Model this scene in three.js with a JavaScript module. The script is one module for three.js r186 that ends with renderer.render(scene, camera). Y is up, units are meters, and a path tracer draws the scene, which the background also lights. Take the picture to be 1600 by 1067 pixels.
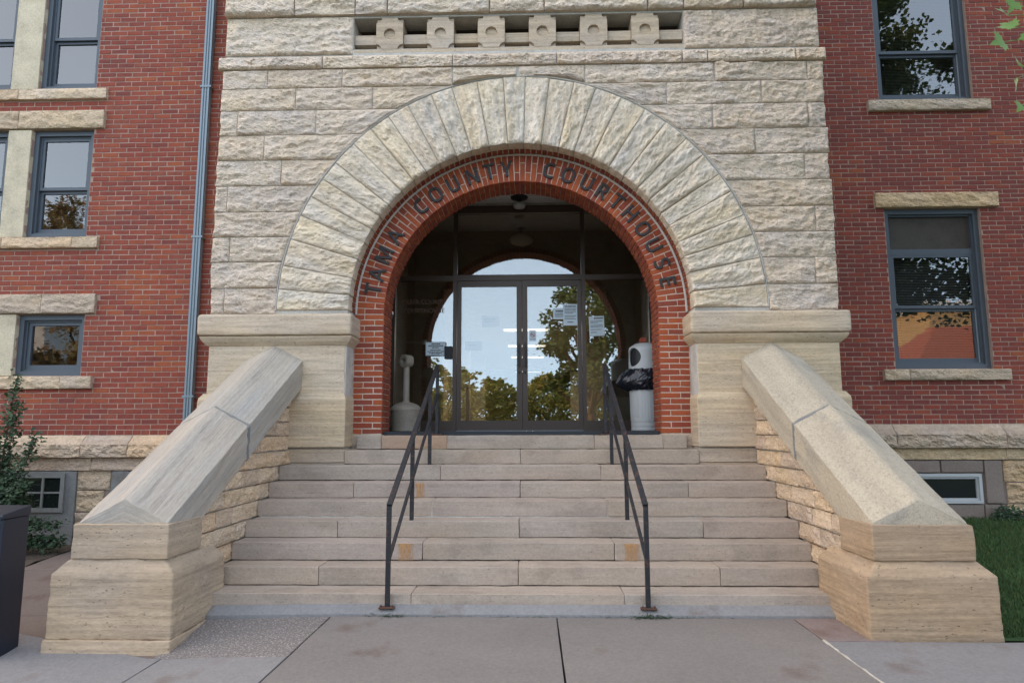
import * as THREE from 'three';
import { ImprovedNoise } from 'three/addons/math/ImprovedNoise.js';
import { mergeGeometries } from 'three/addons/utils/BufferGeometryUtils.js';
import { FontLoader } from 'three/addons/loaders/FontLoader.js';
import { TextGeometry } from 'three/addons/geometries/TextGeometry.js';
import { RectAreaLightUniformsLib } from 'three/addons/lights/RectAreaLightUniformsLib.js';
import { Brush, Evaluator, SUBTRACTION } from 'three-bvh-csg';

// ------------------------------------------------------------------ camera, sky, sun, exposure
const W = 1024, H = 682;
const scene = new THREE.Scene();
const camera = new THREE.PerspectiveCamera(53.0, W / H, 0.05, 600);
camera.position.set(0.1465, 1.7153, 9.007);
camera.rotation.set(0.1284, 0.0281, -0.0028, 'YXZ');
camera.updateMatrixWorld(); camera.updateProjectionMatrix();

// low evening sun behind the left wing: the whole front lies in its shade and is lit by the open sky
const sunDir = new THREE.Vector3(-0.88, 0.22, -0.40).normalize();
{
  const w = 512, h = 256, d = new Float32Array(w * h * 4), v = new THREE.Vector3();
  for (let j = 0; j < h; j++) for (let i = 0; i < w; i++) {
    const th = ((i + .5) / w - .5) * 2 * Math.PI, el = ((j + .5) / h - .5) * Math.PI;
    v.set(Math.cos(th) * Math.cos(el), Math.sin(el), Math.sin(th) * Math.cos(el));
    const e = Math.max(0, v.y), k = Math.exp(-e * 2.6), c = Math.max(0, v.dot(sunDir));
    const glow = 1.5 * Math.pow((1 + v.dot(sunDir)) / 2, 4) + 1.7 * Math.pow(c, 7) + 3 * Math.pow(c, 50);
    const o = (j * w + i) * 4, s = v.y < 0 ? .45 : 1;
    d[o] = s * (1.03 * (1 - k) + 2.0 * k + glow * 1.55);
    d[o + 1] = s * (1.12 * (1 - k) + 2.75 * k + glow * 1.12);
    d[o + 2] = s * (1.40 * (1 - k) + 3.5 * k + glow * .66);
    d[o + 3] = 1;
  }
  const t = new THREE.DataTexture(d, w, h, THREE.RGBAFormat, THREE.FloatType);
  t.mapping = THREE.EquirectangularReflectionMapping; t.magFilter = t.minFilter = THREE.LinearFilter; t.needsUpdate = true;
  scene.background = t; scene.environment = t;
}
const sun = new THREE.DirectionalLight(0xffc890, 5.0);
sun.position.copy(sunDir).multiplyScalar(120); sun.castShadow = true;
sun.shadow.mapSize.set(4096, 4096); sun.shadow.radius = 1.5;
Object.assign(sun.shadow.camera, { left: -70, right: 70, top: 70, bottom: -70, near: 1, far: 320 });
scene.add(sun, sun.target);
const renderer = new THREE.WebGLRenderer({ antialias: true });
renderer.setSize(W, H);
renderer.shadowMap.enabled = true;
renderer.toneMapping = THREE.LinearToneMapping;
renderer.toneMappingExposure = 1.2;
RectAreaLightUniformsLib.init();

// ------------------------------------------------------------------ helpers
const P3 = new ImprovedNoise(), no = (x, y, z) => P3.noise(x, y, z);
function fbm(x, y, z, o = 4) { let a = 1, s = 0, t = 0; for (let i = 0; i < o; i++) { s += a * no(x, y, z + i * 7.3); t += a; a *= .5; x *= 2.07; y *= 2.07; } return s / t; }
const mk = (s) => () => { s |= 0; s = s + 0x6D2B79F5 | 0; let t = Math.imul(s ^ s >>> 15, 1 | s); t = t + Math.imul(t ^ t >>> 7, 61 | t) ^ t; return ((t ^ t >>> 14) >>> 0) / 4294967296; };
const R = mk(20417), rr = (a, b) => a + (b - a) * R(), pick = (a) => a[Math.floor(R() * a.length)];
const clamp = (x, a, b) => Math.min(b, Math.max(a, x)), ss = (a, b, x) => { x = clamp((x - a) / (b - a), 0, 1); return x * x * (3 - 2 * x); }, lerp = (a, b, t) => a + (b - a) * t;
const used = new Map();
function numbered(n) { const k = used.get(n) || 0; used.set(n, k + 1); return k ? n + '_' + String(k).padStart(3, '0') : n; }
function shade(m) { m.castShadow = m.receiveShadow = true; return m; }
function thing(name, label, category, [x, y, z] = [0, 0, 0], group) {
  const o = new THREE.Group(); o.name = numbered(name); o.position.set(x, y, z); o.userData = { label, category };
  if (group) o.userData.group = group;
  scene.add(o); return o;
}
function setting(name, geo, mat) { const m = shade(new THREE.Mesh(geo, mat)); m.name = numbered(name); m.userData.kind = 'structure'; scene.add(m); return m; }
const wp = new THREE.Vector3();
// a part whose geometry is in world coordinates (at = null) or sits at the world point `at`
function part(parent, name, geo, mat, at) {
  const m = shade(new THREE.Mesh(geo, mat)); m.name = name;
  parent.updateWorldMatrix(true, false); wp.setFromMatrixPosition(parent.matrixWorld);
  m.position.set(...(at || [0, 0, 0])).sub(wp); parent.add(m); return m;
}
function smoothNormals(geo) {
  const p = geo.attributes.position, ix = geo.index.array, acc = new Map(), keys = new Array(p.count);
  for (let i = 0; i < p.count; i++) keys[i] = Math.round(p.getX(i) * 5e3) + ',' + Math.round(p.getY(i) * 5e3) + ',' + Math.round(p.getZ(i) * 5e3);
  const a = new THREE.Vector3(), b = new THREE.Vector3(), c = new THREE.Vector3();
  for (let i = 0; i < ix.length; i += 3) {
    a.fromBufferAttribute(p, ix[i]); b.fromBufferAttribute(p, ix[i + 1]); c.fromBufferAttribute(p, ix[i + 2]);
    b.sub(a); c.sub(a); b.cross(c);
    for (let k = 0; k < 3; k++) { const q = keys[ix[i + k]]; let v = acc.get(q); if (!v) acc.set(q, v = new THREE.Vector3()); v.add(b); }
  }
  const n = new Float32Array(p.count * 3);
  for (let i = 0; i < p.count; i++) { const v = acc.get(keys[i]); if (!v) continue; a.copy(v).normalize(); n.set([a.x, a.y, a.z], i * 3); }
  geo.setAttribute('normal', new THREE.BufferAttribute(n, 3)); return geo;
}
function tinted(geo, c) { const n = geo.attributes.position.count, a = new Float32Array(n * 3); for (let i = 0; i < n; i++) a.set(c, i * 3); geo.setAttribute('color', new THREE.BufferAttribute(a, 3)); return geo; }
function bx(x0, x1, y0, y1, z0, z1) { const g = new THREE.BoxGeometry(x1 - x0, y1 - y0, z1 - z0); g.translate((x0 + x1) / 2, (y0 + y1) / 2, (z0 + z1) / 2); return metric(g); }
function metric(g) { // uv in metres from the dominant axis
  if (g.index) g = g.toNonIndexed();
  g.computeVertexNormals(); const p = g.attributes.position, n = g.attributes.normal, uv = new Float32Array(p.count * 2);
  for (let i = 0; i < p.count; i++) {
    const x = Math.abs(n.getX(i)), y = Math.abs(n.getY(i)), z = Math.abs(n.getZ(i));
    if (y > x && y > z) uv.set([p.getX(i), p.getZ(i)], i * 2); else if (x > z) uv.set([p.getZ(i), p.getY(i)], i * 2); else uv.set([p.getX(i), p.getY(i)], i * 2);
  }
  g.setAttribute('uv', new THREE.BufferAttribute(uv, 2)); return g;
}
const join = (a) => mergeGeometries(a.map(g => { g = g.index ? g.toNonIndexed() : g; for (const k of Object.keys(g.attributes)) if (!['position', 'normal', 'uv', 'color'].includes(k)) g.deleteAttribute(k); return g; }));
function axis(L, r, res) { const a = [-L / 2, -L / 2 + r * .35, -L / 2 + r], n = Math.max(1, Math.round((L - 2 * r) / res)); for (let i = 1; i < n; i++) a.push(-L / 2 + r + (L - 2 * r) * i / n); a.push(L / 2 - r, L / 2 - r * .35, L / 2); return a; }
// a dressed stone: rounded arrises, slightly uneven faces; map() reshapes it
function blockGeo(w, h, d, { r = .01, res = .09, wob = .0025, fq = 6, seed = R() * 50, map = null, tint = [1, 1, 1], uvScale = 1, flip = false } = {}) {
  const A = [axis(w, r, res), axis(h, r, res), axis(d, r, res)], half = [w / 2, h / 2, d / 2];
  const pos = [], uv = [], col = [], ix = [], ou = R() * 9, ov = R() * 9;
  for (let ax = 0; ax < 3; ax++) for (const s of [-1, 1]) {
    const b = (ax + 1) % 3, c = (ax + 2) % 3, base = pos.length / 3, nb = A[b].length, nc = A[c].length;
    for (let i = 0; i < nb; i++) for (let j = 0; j < nc; j++) {
      const p = [0, 0, 0]; p[ax] = s * half[ax]; p[b] = A[b][i]; p[c] = A[c][j];
      const q = p.map((v, k) => clamp(v, -(half[k] - r), half[k] - r)), dd = p.map((v, k) => v - q[k]), l = Math.hypot(...dd) || 1;
      const n = dd.map(v => v / l), e = r + wob * (fbm(p[0] * fq + seed, p[1] * fq, p[2] * fq + seed, 3) * 2);
      let f = [q[0] + n[0] * e, q[1] + n[1] * e, q[2] + n[2] * e];
      const t = ax === 0 ? [f[2], f[1]] : ax === 1 ? [f[0], f[2]] : [f[0], f[1]];
      if (flip && ax === 1) t.reverse();
      if (map) f = map(...f);
      pos.push(...f); uv.push(t[0] * uvScale + ou, t[1] * uvScale + ov);
      const k = 1 + .09 * fbm(f[0] * 2.3 + seed, f[1] * 3.1, f[2] * 2.3, 3); col.push(tint[0] * k, tint[1] * k, tint[2] * k);
    }
    for (let i = 0; i < nb - 1; i++) for (let j = 0; j < nc - 1; j++) {
      const a = base + i * nc + j, e = a + nc; s > 0 ? ix.push(a, e, a + 1, e, e + 1, a + 1) : ix.push(a, a + 1, e, e, a + 1, e + 1);
    }
  }
  const g = new THREE.BufferGeometry();
  g.setAttribute('position', new THREE.Float32BufferAttribute(pos, 3)); g.setAttribute('uv', new THREE.Float32BufferAttribute(uv, 2)); g.setAttribute('color', new THREE.Float32BufferAttribute(col, 3)); g.setIndex(ix);
  return smoothNormals(g);
}
// a rock-faced stone: map(u, v) gives its outline in the plane, the face swells out of it with broken ledges
function rockGeo(map, wu, wv, { z0 = 0, depth = .15, amp = .05, res = .0155, seed = R() * 90, tint = [1, 1, 1], turn = false, top = 0 } = {}) {
  const cs = (L) => { const a = axis(L, .009, res); return a.map(v => v / L + .5); };
  const us = cs(wu), vs = cs(wv), pos = [], uv = [], col = [], ix = [], nu = us.length, nv = vs.length, ou = R() * 9, ov = R() * 9;
  const tilt = rr(-.012, .012), tv = rr(-.022, .006);
  for (let j = 0; j < nv; j++) for (let i = 0; i < nu; i++) {
    const u = us[i], v = vs[j], [x, y] = map(u, v), e = Math.min(u * wu, (1 - u) * wu, v * wv, (1 - v) * wv);
    const a = u * wu, b = v * wv, sx = turn ? b : a, sy = turn ? a : b;
    const wx = sx + .06 * fbm(sx * 5 + seed, sy * 5, 3 + seed, 2), wy = sy + .05 * fbm(sx * 4, sy * 6 + seed, 9, 2);
    const f1 = fbm(wx * 2.1 + seed, wy * 4.4 + seed, seed, 3), f2 = fbm(wx * 6.5 + seed, wy * 14, seed + 5, 4), f3 = fbm(wx * 22, wy * 34, seed, 2);
    const q = (f1 * .75 + f2 * .5 + 1) * 3.4, fl = Math.floor(q), l = fl + ss(.05, .17, q - fl), f4 = fbm(wx * 3.1 + seed, wy * 13, seed + 9, 3), crack = Math.max(0, .07 - Math.abs(f4)) / .07;
    const env = ss(-.003, .02, e + .008 * f2) * .86 + .14 * ss(0, .12, e);
    const hgt = env * (amp * (.26 + .42 * f1 + .25 * (l - 3)) + tilt * (u - .5) * 2 + tv * (v - .5) * 2 + .026 * f2 + .016 * f3 - .013 * crack);
    pos.push(x, y, z0 + Math.max(-.006, hgt)); const t = turn ? [b, a] : [a, b]; uv.push(t[0] + ou, t[1] + ov);
    const m = fbm(wx * 1.6 + seed, wy * 3.2, 31, 3), k = 1 + .08 * f2 + .07 * m, w = clamp(.5 + m * 1.5, 0, 1);
    col.push(tint[0] * k * lerp(.985, 1.015, w), tint[1] * k, tint[2] * k * lerp(1.03, .95, w));
  }
  for (let j = 0; j < nv - 1; j++) for (let i = 0; i < nu - 1; i++) { const a = j * nu + i, c = a + nu; ix.push(a, a + 1, c, c, a + 1, c + 1); }
  const g = new THREE.BufferGeometry();
  g.setAttribute('position', new THREE.Float32BufferAttribute(pos, 3)); g.setAttribute('uv', new THREE.Float32BufferAttribute(uv, 2)); g.setAttribute('color', new THREE.Float32BufferAttribute(col, 3)); g.setIndex(ix);
  smoothNormals(g);
  // the joint sides
  const ring = []; for (let i = 0; i < nu; i++) ring.push(i); for (let j = 1; j < nv; j++) ring.push(j * nu + nu - 1); for (let i = nu - 2; i >= 0; i--) ring.push((nv - 1) * nu + i); for (let j = nv - 2; j > 0; j--) ring.push(j * nu);
  const sp = [], sn = ring.length, su = [], sc = [], si = [];
  ring.forEach((k, n) => { const x = pos[k * 3], y = pos[k * 3 + 1], z = pos[k * 3 + 2]; sp.push(x, y, z, x, y, z0 - depth); su.push(n * .02, 0, n * .02, depth); sc.push(...tint, ...tint); const a = n * 2, b = ((n + 1) % sn) * 2; si.push(a, a + 1, b, b, a + 1, b + 1); });
  const s = new THREE.BufferGeometry();
  s.setAttribute('position', new THREE.Float32BufferAttribute(sp, 3)); s.setAttribute('uv', new THREE.Float32BufferAttribute(su, 2)); s.setAttribute('color', new THREE.Float32BufferAttribute(sc, 3)); s.setIndex(si);
  const s2 = s.toNonIndexed(); s2.computeVertexNormals();
  return mergeGeometries([g.toNonIndexed(), s2]);
}
const rect = (x0, x1, y0, y1) => (u, v) => [lerp(x0, x1, u), lerp(y0, y1, v)];
function rockRect(x0, x1, y0, y1, o) { return rockGeo(rect(x0, x1, y0, y1), x1 - x0, y1 - y0, o); }
function tube(pts, r, seg = 8, rad = 8) { return new THREE.TubeGeometry(new THREE.CatmullRomCurve3(pts.map(p => new THREE.Vector3(...p))), seg, r, rad, false); }
function bar(a, b, w, d, twist) { // square bar between two points
  const A = new THREE.Vector3(...a), B = new THREE.Vector3(...b), L = A.distanceTo(B), g = new THREE.BoxGeometry(w, L, d), q = new THREE.Quaternion();
  const y = B.clone().sub(A).normalize(), x = new THREE.Vector3(1, 0, 0), z = x.clone().cross(y).normalize(); x.crossVectors(y, z);
  q.setFromRotationMatrix(new THREE.Matrix4().makeBasis(x, y, z)); g.applyQuaternion(q); g.translate(...A.add(B).multiplyScalar(.5).toArray()); return metric(g);
}

// ------------------------------------------------------------------ textures (multipliers of the base colours, tileable)
const hs = (x, y, s) => { let h = Math.imul(x, 374761393) + Math.imul(y, 668265263) + Math.imul(s, 974634721); h = Math.imul(h ^ h >>> 13, 1274126177); return ((h ^ h >>> 16) >>> 0) / 4294967296; };
function tn(x, y, px, py, s) { const xi = Math.floor(x), yi = Math.floor(y), fx = x - xi, fy = y - yi, u = fx * fx * (3 - 2 * fx), v = fy * fy * (3 - 2 * fy), m = (a, b) => ((a % b) + b) % b; const g = (a, b) => hs(m(a, px), m(b, py), s); return lerp(lerp(g(xi, yi), g(xi + 1, yi), u), lerp(g(xi, yi + 1), g(xi + 1, yi + 1), u), v); }
function tf(u, v, fx, fy, s, o = 4) { let a = .5, t = 0, n = 0; for (let i = 0; i < o; i++) { t += a * tn(u * fx, v * fy, fx, fy, s + i); n += a; a *= .55; fx *= 2; fy *= 2; } return t / n; }
function tex(w, h, fn, rx = 1, ry = 1, alpha = false) {
  const d = new Uint8Array(w * h * 4);
  for (let j = 0; j < h; j++) for (let i = 0; i < w; i++) { const c = fn((i + .5) / w, (j + .5) / h), o = (j * w + i) * 4; for (let k = 0; k < 4; k++) d[o + k] = k === 3 && c.length < 4 ? 255 : clamp(Math.round(c[k] * 255), 0, 255); }
  const t = new THREE.DataTexture(d, w, h); t.wrapS = t.wrapT = THREE.RepeatWrapping; t.magFilter = THREE.LinearFilter; t.minFilter = THREE.LinearMipmapLinearFilter; t.generateMipmaps = true; t.repeat.set(rx, ry); t.needsUpdate = true; return t;
}
const g3 = (v) => [v, v, v];
// rock-faced limestone: faint beds, pores, ochre and grey patches
const tRock = tex(512, 512, (u, v) => { const b = tf(u, v, 3, 26, 5, 3), f = tf(u, v, 40, 60, 9, 3), o = tf(u, v, 4, 7, 21, 4), p = tf(u, v, 90, 90, 3, 2); const k = .8 + .34 * (b - .5) + .34 * (f - .5) - (p > .76 ? .16 : 0); return [k * (1 + .05 * (o - .5)), k, k * (1 - .14 * (o - .5))]; }, .9, .9);
const tRockB = tex(512, 512, (u, v) => g3(.45 * tf(u, v, 14, 30, 11, 4) + .55 * tf(u, v, 60, 80, 17, 3)), .9, .9);
// dressed limestone: strong drifting beds with pitted lines
const warp = (u, v) => v + .012 * (tf(u, v, 3, 5, 61, 3) - .5);
const holes = (u, v, line) => { const n = 70, x = u * n, y = v * n * 1.6, xi = Math.floor(x), yi = Math.floor(y), h = hs(xi, yi, 301); if (h < .93 || line < .5) return 0; const dx = x - xi - .5, dy = y - yi - .5, r = .12 + .3 * hs(xi, yi, 303); return ss(r, r * .6, Math.hypot(dx * .8, dy)); };
const tBand = tex(1024, 1024, (u, v) => { const w = warp(u, v); const a = tf(u, w, 2, 9, 31, 4), b = tf(u, w, 3, 70, 35, 3), c = tf(u, w, 60, 110, 37, 3), o = tf(u, w, 2, 6, 41, 3), line = tf(u, w, 4, 40, 47, 2), pit = holes(u, w, line); const k = .78 + .3 * (a - .5) + .36 * (b - .5) + .2 * (c - .5) - .3 * pit; return [k * (1 + .12 * (o - .5)), k * (1 + .02 * (o - .5)), k * (1 - .2 * (o - .5))]; }, .55, .55);
const tStep = tex(1024, 1024, (u, v) => { const w = warp(u, v), a = tf(u, w, 2, 7, 431, 4), b = tf(u, w, 4, 40, 435, 3), c = tf(u, v, 110, 130, 437, 3), o = tf(u, w, 2, 5, 441, 3), s = ss(.56, .72, tf(u, v, 6, 7, 445, 5)), pit = holes(u, w, .6); const k = .8 + .18 * (a - .5) + .15 * (b - .5) + .24 * (c - .5) - .09 * s - .2 * pit; return [k * (1 + .08 * (o - .5)), k, k * (1 - .12 * (o - .5))]; }, .5, .5);
const tBandV = tex(512, 512, (u, v) => { const a = tf(u, v, 2, 14, 231, 3), b = tf(u, v, 3, 44, 235, 3), c = tf(u, v, 40, 60, 237, 3), o = tf(u, v, 2, 9, 241, 3); const k = .8 + .3 * (a - .5) + .26 * (b - .5) + .26 * (c - .5); return [k * (1 + .1 * (o - .5)), k, k * (1 - .24 * (o - .5))]; }, .8, .8);
const tGrit = tex(1024, 512, (u, v) => { const w = v + .01 * (tf(u, v, 3, 4, 361, 3) - .5), a = tf(u, w, 2, 12, 363, 3), c = tf(u, v, 100, 100, 367, 3), st = ss(.52, .7, tf(u, w, 3, 5, 369, 4)), p = ss(.68, .74, tf(u, v, 130, 90, 373, 2)); const k = .84 + .22 * (a - .5) + .3 * (c - .5) - .16 * p - .1 * st; return [k * (1 - .03 * st), k, k * (1 + .05 * st)]; }, .5, .8);
const tCope = tex(1024, 512, (u, v) => { const w = v + .008 * (tf(u, v, 3, 4, 261, 3) - .5), a = tf(u, w, 2, 10, 263, 3), b = tf(u, w, 2, 90, 265, 3), c = tf(u, w, 60, 120, 267, 2), gr = ss(.55, .68, tf(u, w, 3, 60, 269, 3)) * ss(.4, .6, tf(u, w, 4, 6, 271, 3)), o = tf(u, w, 2, 7, 273, 2); const k = .82 + .16 * (a - .5) + .3 * (b - .5) + .2 * (c - .5) - .17 * gr; return [k * (1 + .1 * (o - .5)), k, k * (1 - .16 * (o - .5))]; }, .4, .9);
const tBandB = tex(1024, 1024, (u, v) => { const w = warp(u, v); const b = tf(u, w, 3, 70, 35, 3), c = tf(u, w, 80, 140, 37, 3), line = tf(u, w, 4, 40, 47, 2), pit = holes(u, w, line); return g3(.25 + .45 * b + .3 * c - .35 * pit); }, .55, .55);
const tBrick = tex(256, 256, (u, v) => { const k = .82 + .3 * (tf(u, v, 8, 12, 71, 4) - .5) + .24 * (tf(u, v, 60, 60, 75, 2) - .5); return [k, k * (1 + .12 * (tf(u, v, 5, 5, 77, 2) - .5)), k]; }, 2, 2);
const tBrickB = tex(256, 256, (u, v) => g3(.6 * tf(u, v, 14, 18, 81, 3) + .4 * tf(u, v, 60, 60, 85, 2)), 2, 2);
const tMort = tex(256, 256, (u, v) => { const k = .8 + .4 * (tf(u, v, 6, 6, 91, 4) - .5) + .3 * (tf(u, v, 70, 70, 95, 2) - .5); return [k, k * .99, k * .97]; }, 1, 1);
const tConc = tex(1024, 1024, (u, v) => { const a = tf(u, v, 3, 3, 101, 5), f = tf(u, v, 120, 120, 105, 3), s = tf(u, v, 5, 4, 109, 4), sp = hs(Math.floor(u * 400), Math.floor(v * 400), 7); const st = ss(.6, .74, s); let k = .8 + .26 * (a - .5) + .26 * (f - .5) - .24 * st; if (sp > .985) k += .3; return [k * (1 + .12 * st), k, k * (1 - .07 * st)]; }, .42, .42);
const tConcB = tex(512, 512, (u, v) => g3(.5 * tf(u, v, 90, 90, 115, 3) + .5 * tf(u, v, 12, 12, 119, 4)), .8, .8);
const tAgg = tex(1024, 1024, (u, v) => { const n = 84; let best = 9, id = 0; const x = u * n, y = v * n, xi = Math.floor(x), yi = Math.floor(y); for (let a = -1; a < 2; a++) for (let b = -1; b < 2; b++) { const cx = ((xi + a) % n + n) % n, cy = ((yi + b) % n + n) % n, dx = xi + a + hs(cx, cy, 3) - x, dy = yi + b + hs(cx, cy, 4) - y, d = dx * dx + dy * dy; if (d < best) { best = d; id = hs(cx, cy, 5); } } const g = best > .2 ? .42 : .46 + .6 * id * id; return [g, g * lerp(.9, 1, hs(Math.floor(id * 999), 1, 2)), g * .95]; }, .7, .7);
const tMetal = tex(256, 512, (u, v) => { const r = ss(.6, .72, tf(u, v, 8, 30, 131, 4)), k = .75 + .4 * (tf(u, v, 12, 30, 135, 3) - .5); return [lerp(.016, .09, r) * k, lerp(.018, .04, r) * k, lerp(.022, .026, r) * k]; }, 4, 1.4);
const tGrass = tex(512, 512, (u, v) => { const k = .55 + .6 * tf(u, v, 60, 60, 141, 3) * tf(u, v, 6, 6, 145, 3) * 1.6; return [k * .8, k, k * .55]; }, .5, .5);
const tSmear = tex(512, 512, (u, v) => g3(.35 + .5 * tf(u, v, 4, 9, 161, 4)), .5, .5);

const lin = (r, g, b) => new THREE.Color().setRGB(r, g, b);
const std = (o) => new THREE.MeshStandardMaterial({ roughness: .9, metalness: 0, ...o });
const M = {
  rock: std({ color: lin(.73, .60, .475), map: tRock, bumpMap: tRockB, bumpScale: .028, vertexColors: true, roughness: .95 }),
  copeGrit: std({ color: lin(.48, .42, .33), map: tGrit, bumpMap: tGrit, bumpScale: .006, vertexColors: true, roughness: .96 }),
  mullion: std({ color: lin(.66, .565, .41), map: tMort, bumpMap: tMort, bumpScale: .003, vertexColors: true }),
  cope: std({ color: lin(.45, .40, .33), map: tCope, bumpMap: tCope, bumpScale: .008, vertexColors: true, roughness: .95 }),
  vous: std({ color: lin(.74, .62, .485), map: tBandV, bumpMap: tRockB, bumpScale: .02, vertexColors: true, roughness: .95 }),
  band: std({ color: lin(.62, .50, .375), map: tBand, bumpMap: tBandB, bumpScale: .011, vertexColors: true, roughness: .93 }),
  step: std({ color: lin(.475, .395, .32), map: tStep, bumpMap: tBandB, bumpScale: .005, vertexColors: true, roughness: .9 }),
  mortar: std({ color: lin(.60, .57, .52), map: tMort, bumpMap: tMort, bumpScale: .004, roughness: 1 }),
  mortarBrick: std({ color: lin(.43, .30, .24), map: tMort, bumpMap: tMort, bumpScale: .004, roughness: 1 }),
  mortarArch: std({ color: lin(.60, .47, .38), map: tMort, bumpMap: tMort, bumpScale: .004, roughness: 1 }),
  brickMass: std({ color: lin(.27, .085, .06), map: tMort, roughness: .95 }),
  bricks: std({ color: 0xffffff, map: tBrick, bumpMap: tBrickB, bumpScale: .003, vertexColors: true, roughness: .88 }),
  conc: std({ color: lin(.245, .214, .192), map: tConc, bumpMap: tConcB, bumpScale: .003, roughness: .86 }),
  concBlue: std({ color: lin(.26, .245, .238), map: tConc, bumpMap: tConcB, bumpScale: .003, roughness: .86 }),
  concRed: std({ color: lin(.27, .205, .185), map: tConc, bumpMap: tConcB, bumpScale: .003, roughness: .86 }),
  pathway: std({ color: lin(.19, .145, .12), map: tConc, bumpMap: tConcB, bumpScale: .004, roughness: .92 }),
  kerb: std({ color: lin(.26, .252, .248), map: tConc, bumpMap: tConcB, bumpScale: .003, roughness: .9 }),
  concPatch: std({ color: lin(.27, .21, .175), map: tConc, bumpMap: tConcB, bumpScale: .004, roughness: .9 }),
  concCool: std({ color: lin(.25, .25, .24), map: tConc, bumpMap: tConcB, bumpScale: .004, roughness: .9 }),
  agg: std({ color: lin(.36, .33, .30), map: tAgg, bumpMap: tAgg, bumpScale: .004, roughness: .9 }),
  earth: std({ color: lin(.09, .065, .045), map: tMort, bumpMap: tMort, bumpScale: .02, roughness: 1 }),
  caulk: std({ color: lin(.62, .58, .50), map: tMort, bumpMap: tMort, bumpScale: .006 }),
  asphalt: std({ color: lin(.055, .055, .057), map: tConc, roughness: .95 }),
  lawn: std({ color: lin(.045, .085, .028), map: tGrass, roughness: 1 }),
  rail: std({ color: 0xffffff, map: tMetal, roughness: .58, metalness: .05 }),
  rust: std({ color: lin(.11, .05, .03), map: tMort, roughness: .9 }),
  letter: std({ color: lin(.026, .023, .022), roughness: .6, metalness: .1, bumpMap: tMort, bumpScale: .001 }),
  frame: std({ color: lin(.075, .09, .108), roughness: .5, metalness: .1 }),
  frameLight: std({ color: lin(.34, .37, .4), roughness: .5, metalness: .2 }),
  bronze: std({ color: lin(.075, .052, .040), roughness: .42, metalness: .45 }),
  black: std({ color: lin(.012, .012, .014), roughness: .55 }),
  white: std({ color: lin(.75, .76, .76), roughness: .5 }),
  paper: std({ color: lin(.72, .75, .76), roughness: .8 }),
  plaster: std({ color: lin(.42, .40, .36), map: tMort, roughness: .95 }),
  plasterDark: std({ color: lin(.48, .42, .34), map: tMort, roughness: .95 }),
  ceil: std({ color: lin(.70, .69, .64), map: tRock, roughness: .95 }),
  mat: std({ color: lin(.035, .038, .043), bumpMap: tGrass, bumpScale: .003, roughness: 1 }),
  navy: std({ color: lin(.016, .022, .036), roughness: .38, metalness: .2, bumpMap: tSmear, bumpScale: .001 }),
  spout: std({ color: lin(.19, .235, .265), roughness: .42, metalness: .35, bumpMap: tSmear, bumpScale: .001 }),
  ash: std({ color: lin(.34, .295, .235), roughness: .6, map: tMort }),
  canGrey: std({ color: lin(.42, .43, .42), roughness: .5 }),
  bag: std({ color: lin(.012, .013, .018), roughness: .22 }),
  wood: std({ color: lin(.09, .07, .055), map: tMort, bumpMap: tRockB, bumpScale: .03, roughness: 1 }),
  blind: std({ color: lin(.42, .41, .39), roughness: .7 }),
  room: std({ color: lin(.10, .095, .09), roughness: 1 }),
  panel: std({ color: lin(.075, .062, .052), roughness: .85, map: tMort }),
  glass: new THREE.MeshPhysicalMaterial({ color: lin(.5, .52, .52), transmission: 1, thickness: 0, ior: 2.2, roughness: .012, metalness: 0, bumpMap: tSmear, bumpScale: .0008 }),
  glassDoor: new THREE.MeshPhysicalMaterial({ color: lin(.80, .77, .71), transmission: 1, thickness: 0, ior: 2.33, roughness: .006, metalness: 0, bumpMap: tSmear, bumpScale: .0008 }),
  leaf: new THREE.MeshPhysicalMaterial({ vertexColors: true, color: lin(.085, .14, .03), transmission: .35, thickness: 0, roughness: .95, side: THREE.DoubleSide }),
  leafNear: new THREE.MeshPhysicalMaterial({ color: lin(.13, .27, .035), transmission: .45, thickness: 0, roughness: .75, side: THREE.DoubleSide }),
  leafShrub: new THREE.MeshPhysicalMaterial({ vertexColors: true, color: lin(.04, .085, .035), transmission: .25, thickness: 0, roughness: .8, side: THREE.DoubleSide }),
  leafOlive: new THREE.MeshPhysicalMaterial({ vertexColors: true, color: lin(.27, .27, .055), transmission: .35, thickness: 0, roughness: .95, side: THREE.DoubleSide }),
  leafFall: new THREE.MeshPhysicalMaterial({ vertexColors: true, color: lin(.22, .15, .04), transmission: .35, thickness: 0, roughness: .95, side: THREE.DoubleSide }),
  blade: std({ color: 0xffffff, roughness: .9, side: THREE.DoubleSide }),
};

// ------------------------------------------------------------------ levels (metres; the face of the portal is z = 0, the pavement y = 0)
const RISE = .18266, TREAD = .32, SPRING = 3.32, R_STONE = 2.31, R_OUT = 3.29, R_BRICK = 1.90, Z_FACE = -.36, Z_INNER = -.9, Z_GLASS = -2.6, FLOOR = 1.695;
const STONE = [[1, 1, 1], [1.04, 1.03, 1.03], [.97, .955, .95], [1.02, .995, .96], [.99, .99, 1.01], [1.0, .97, .95], [1.05, 1.045, 1.03], [.96, .95, .955], [1.02, .985, .94]];

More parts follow.
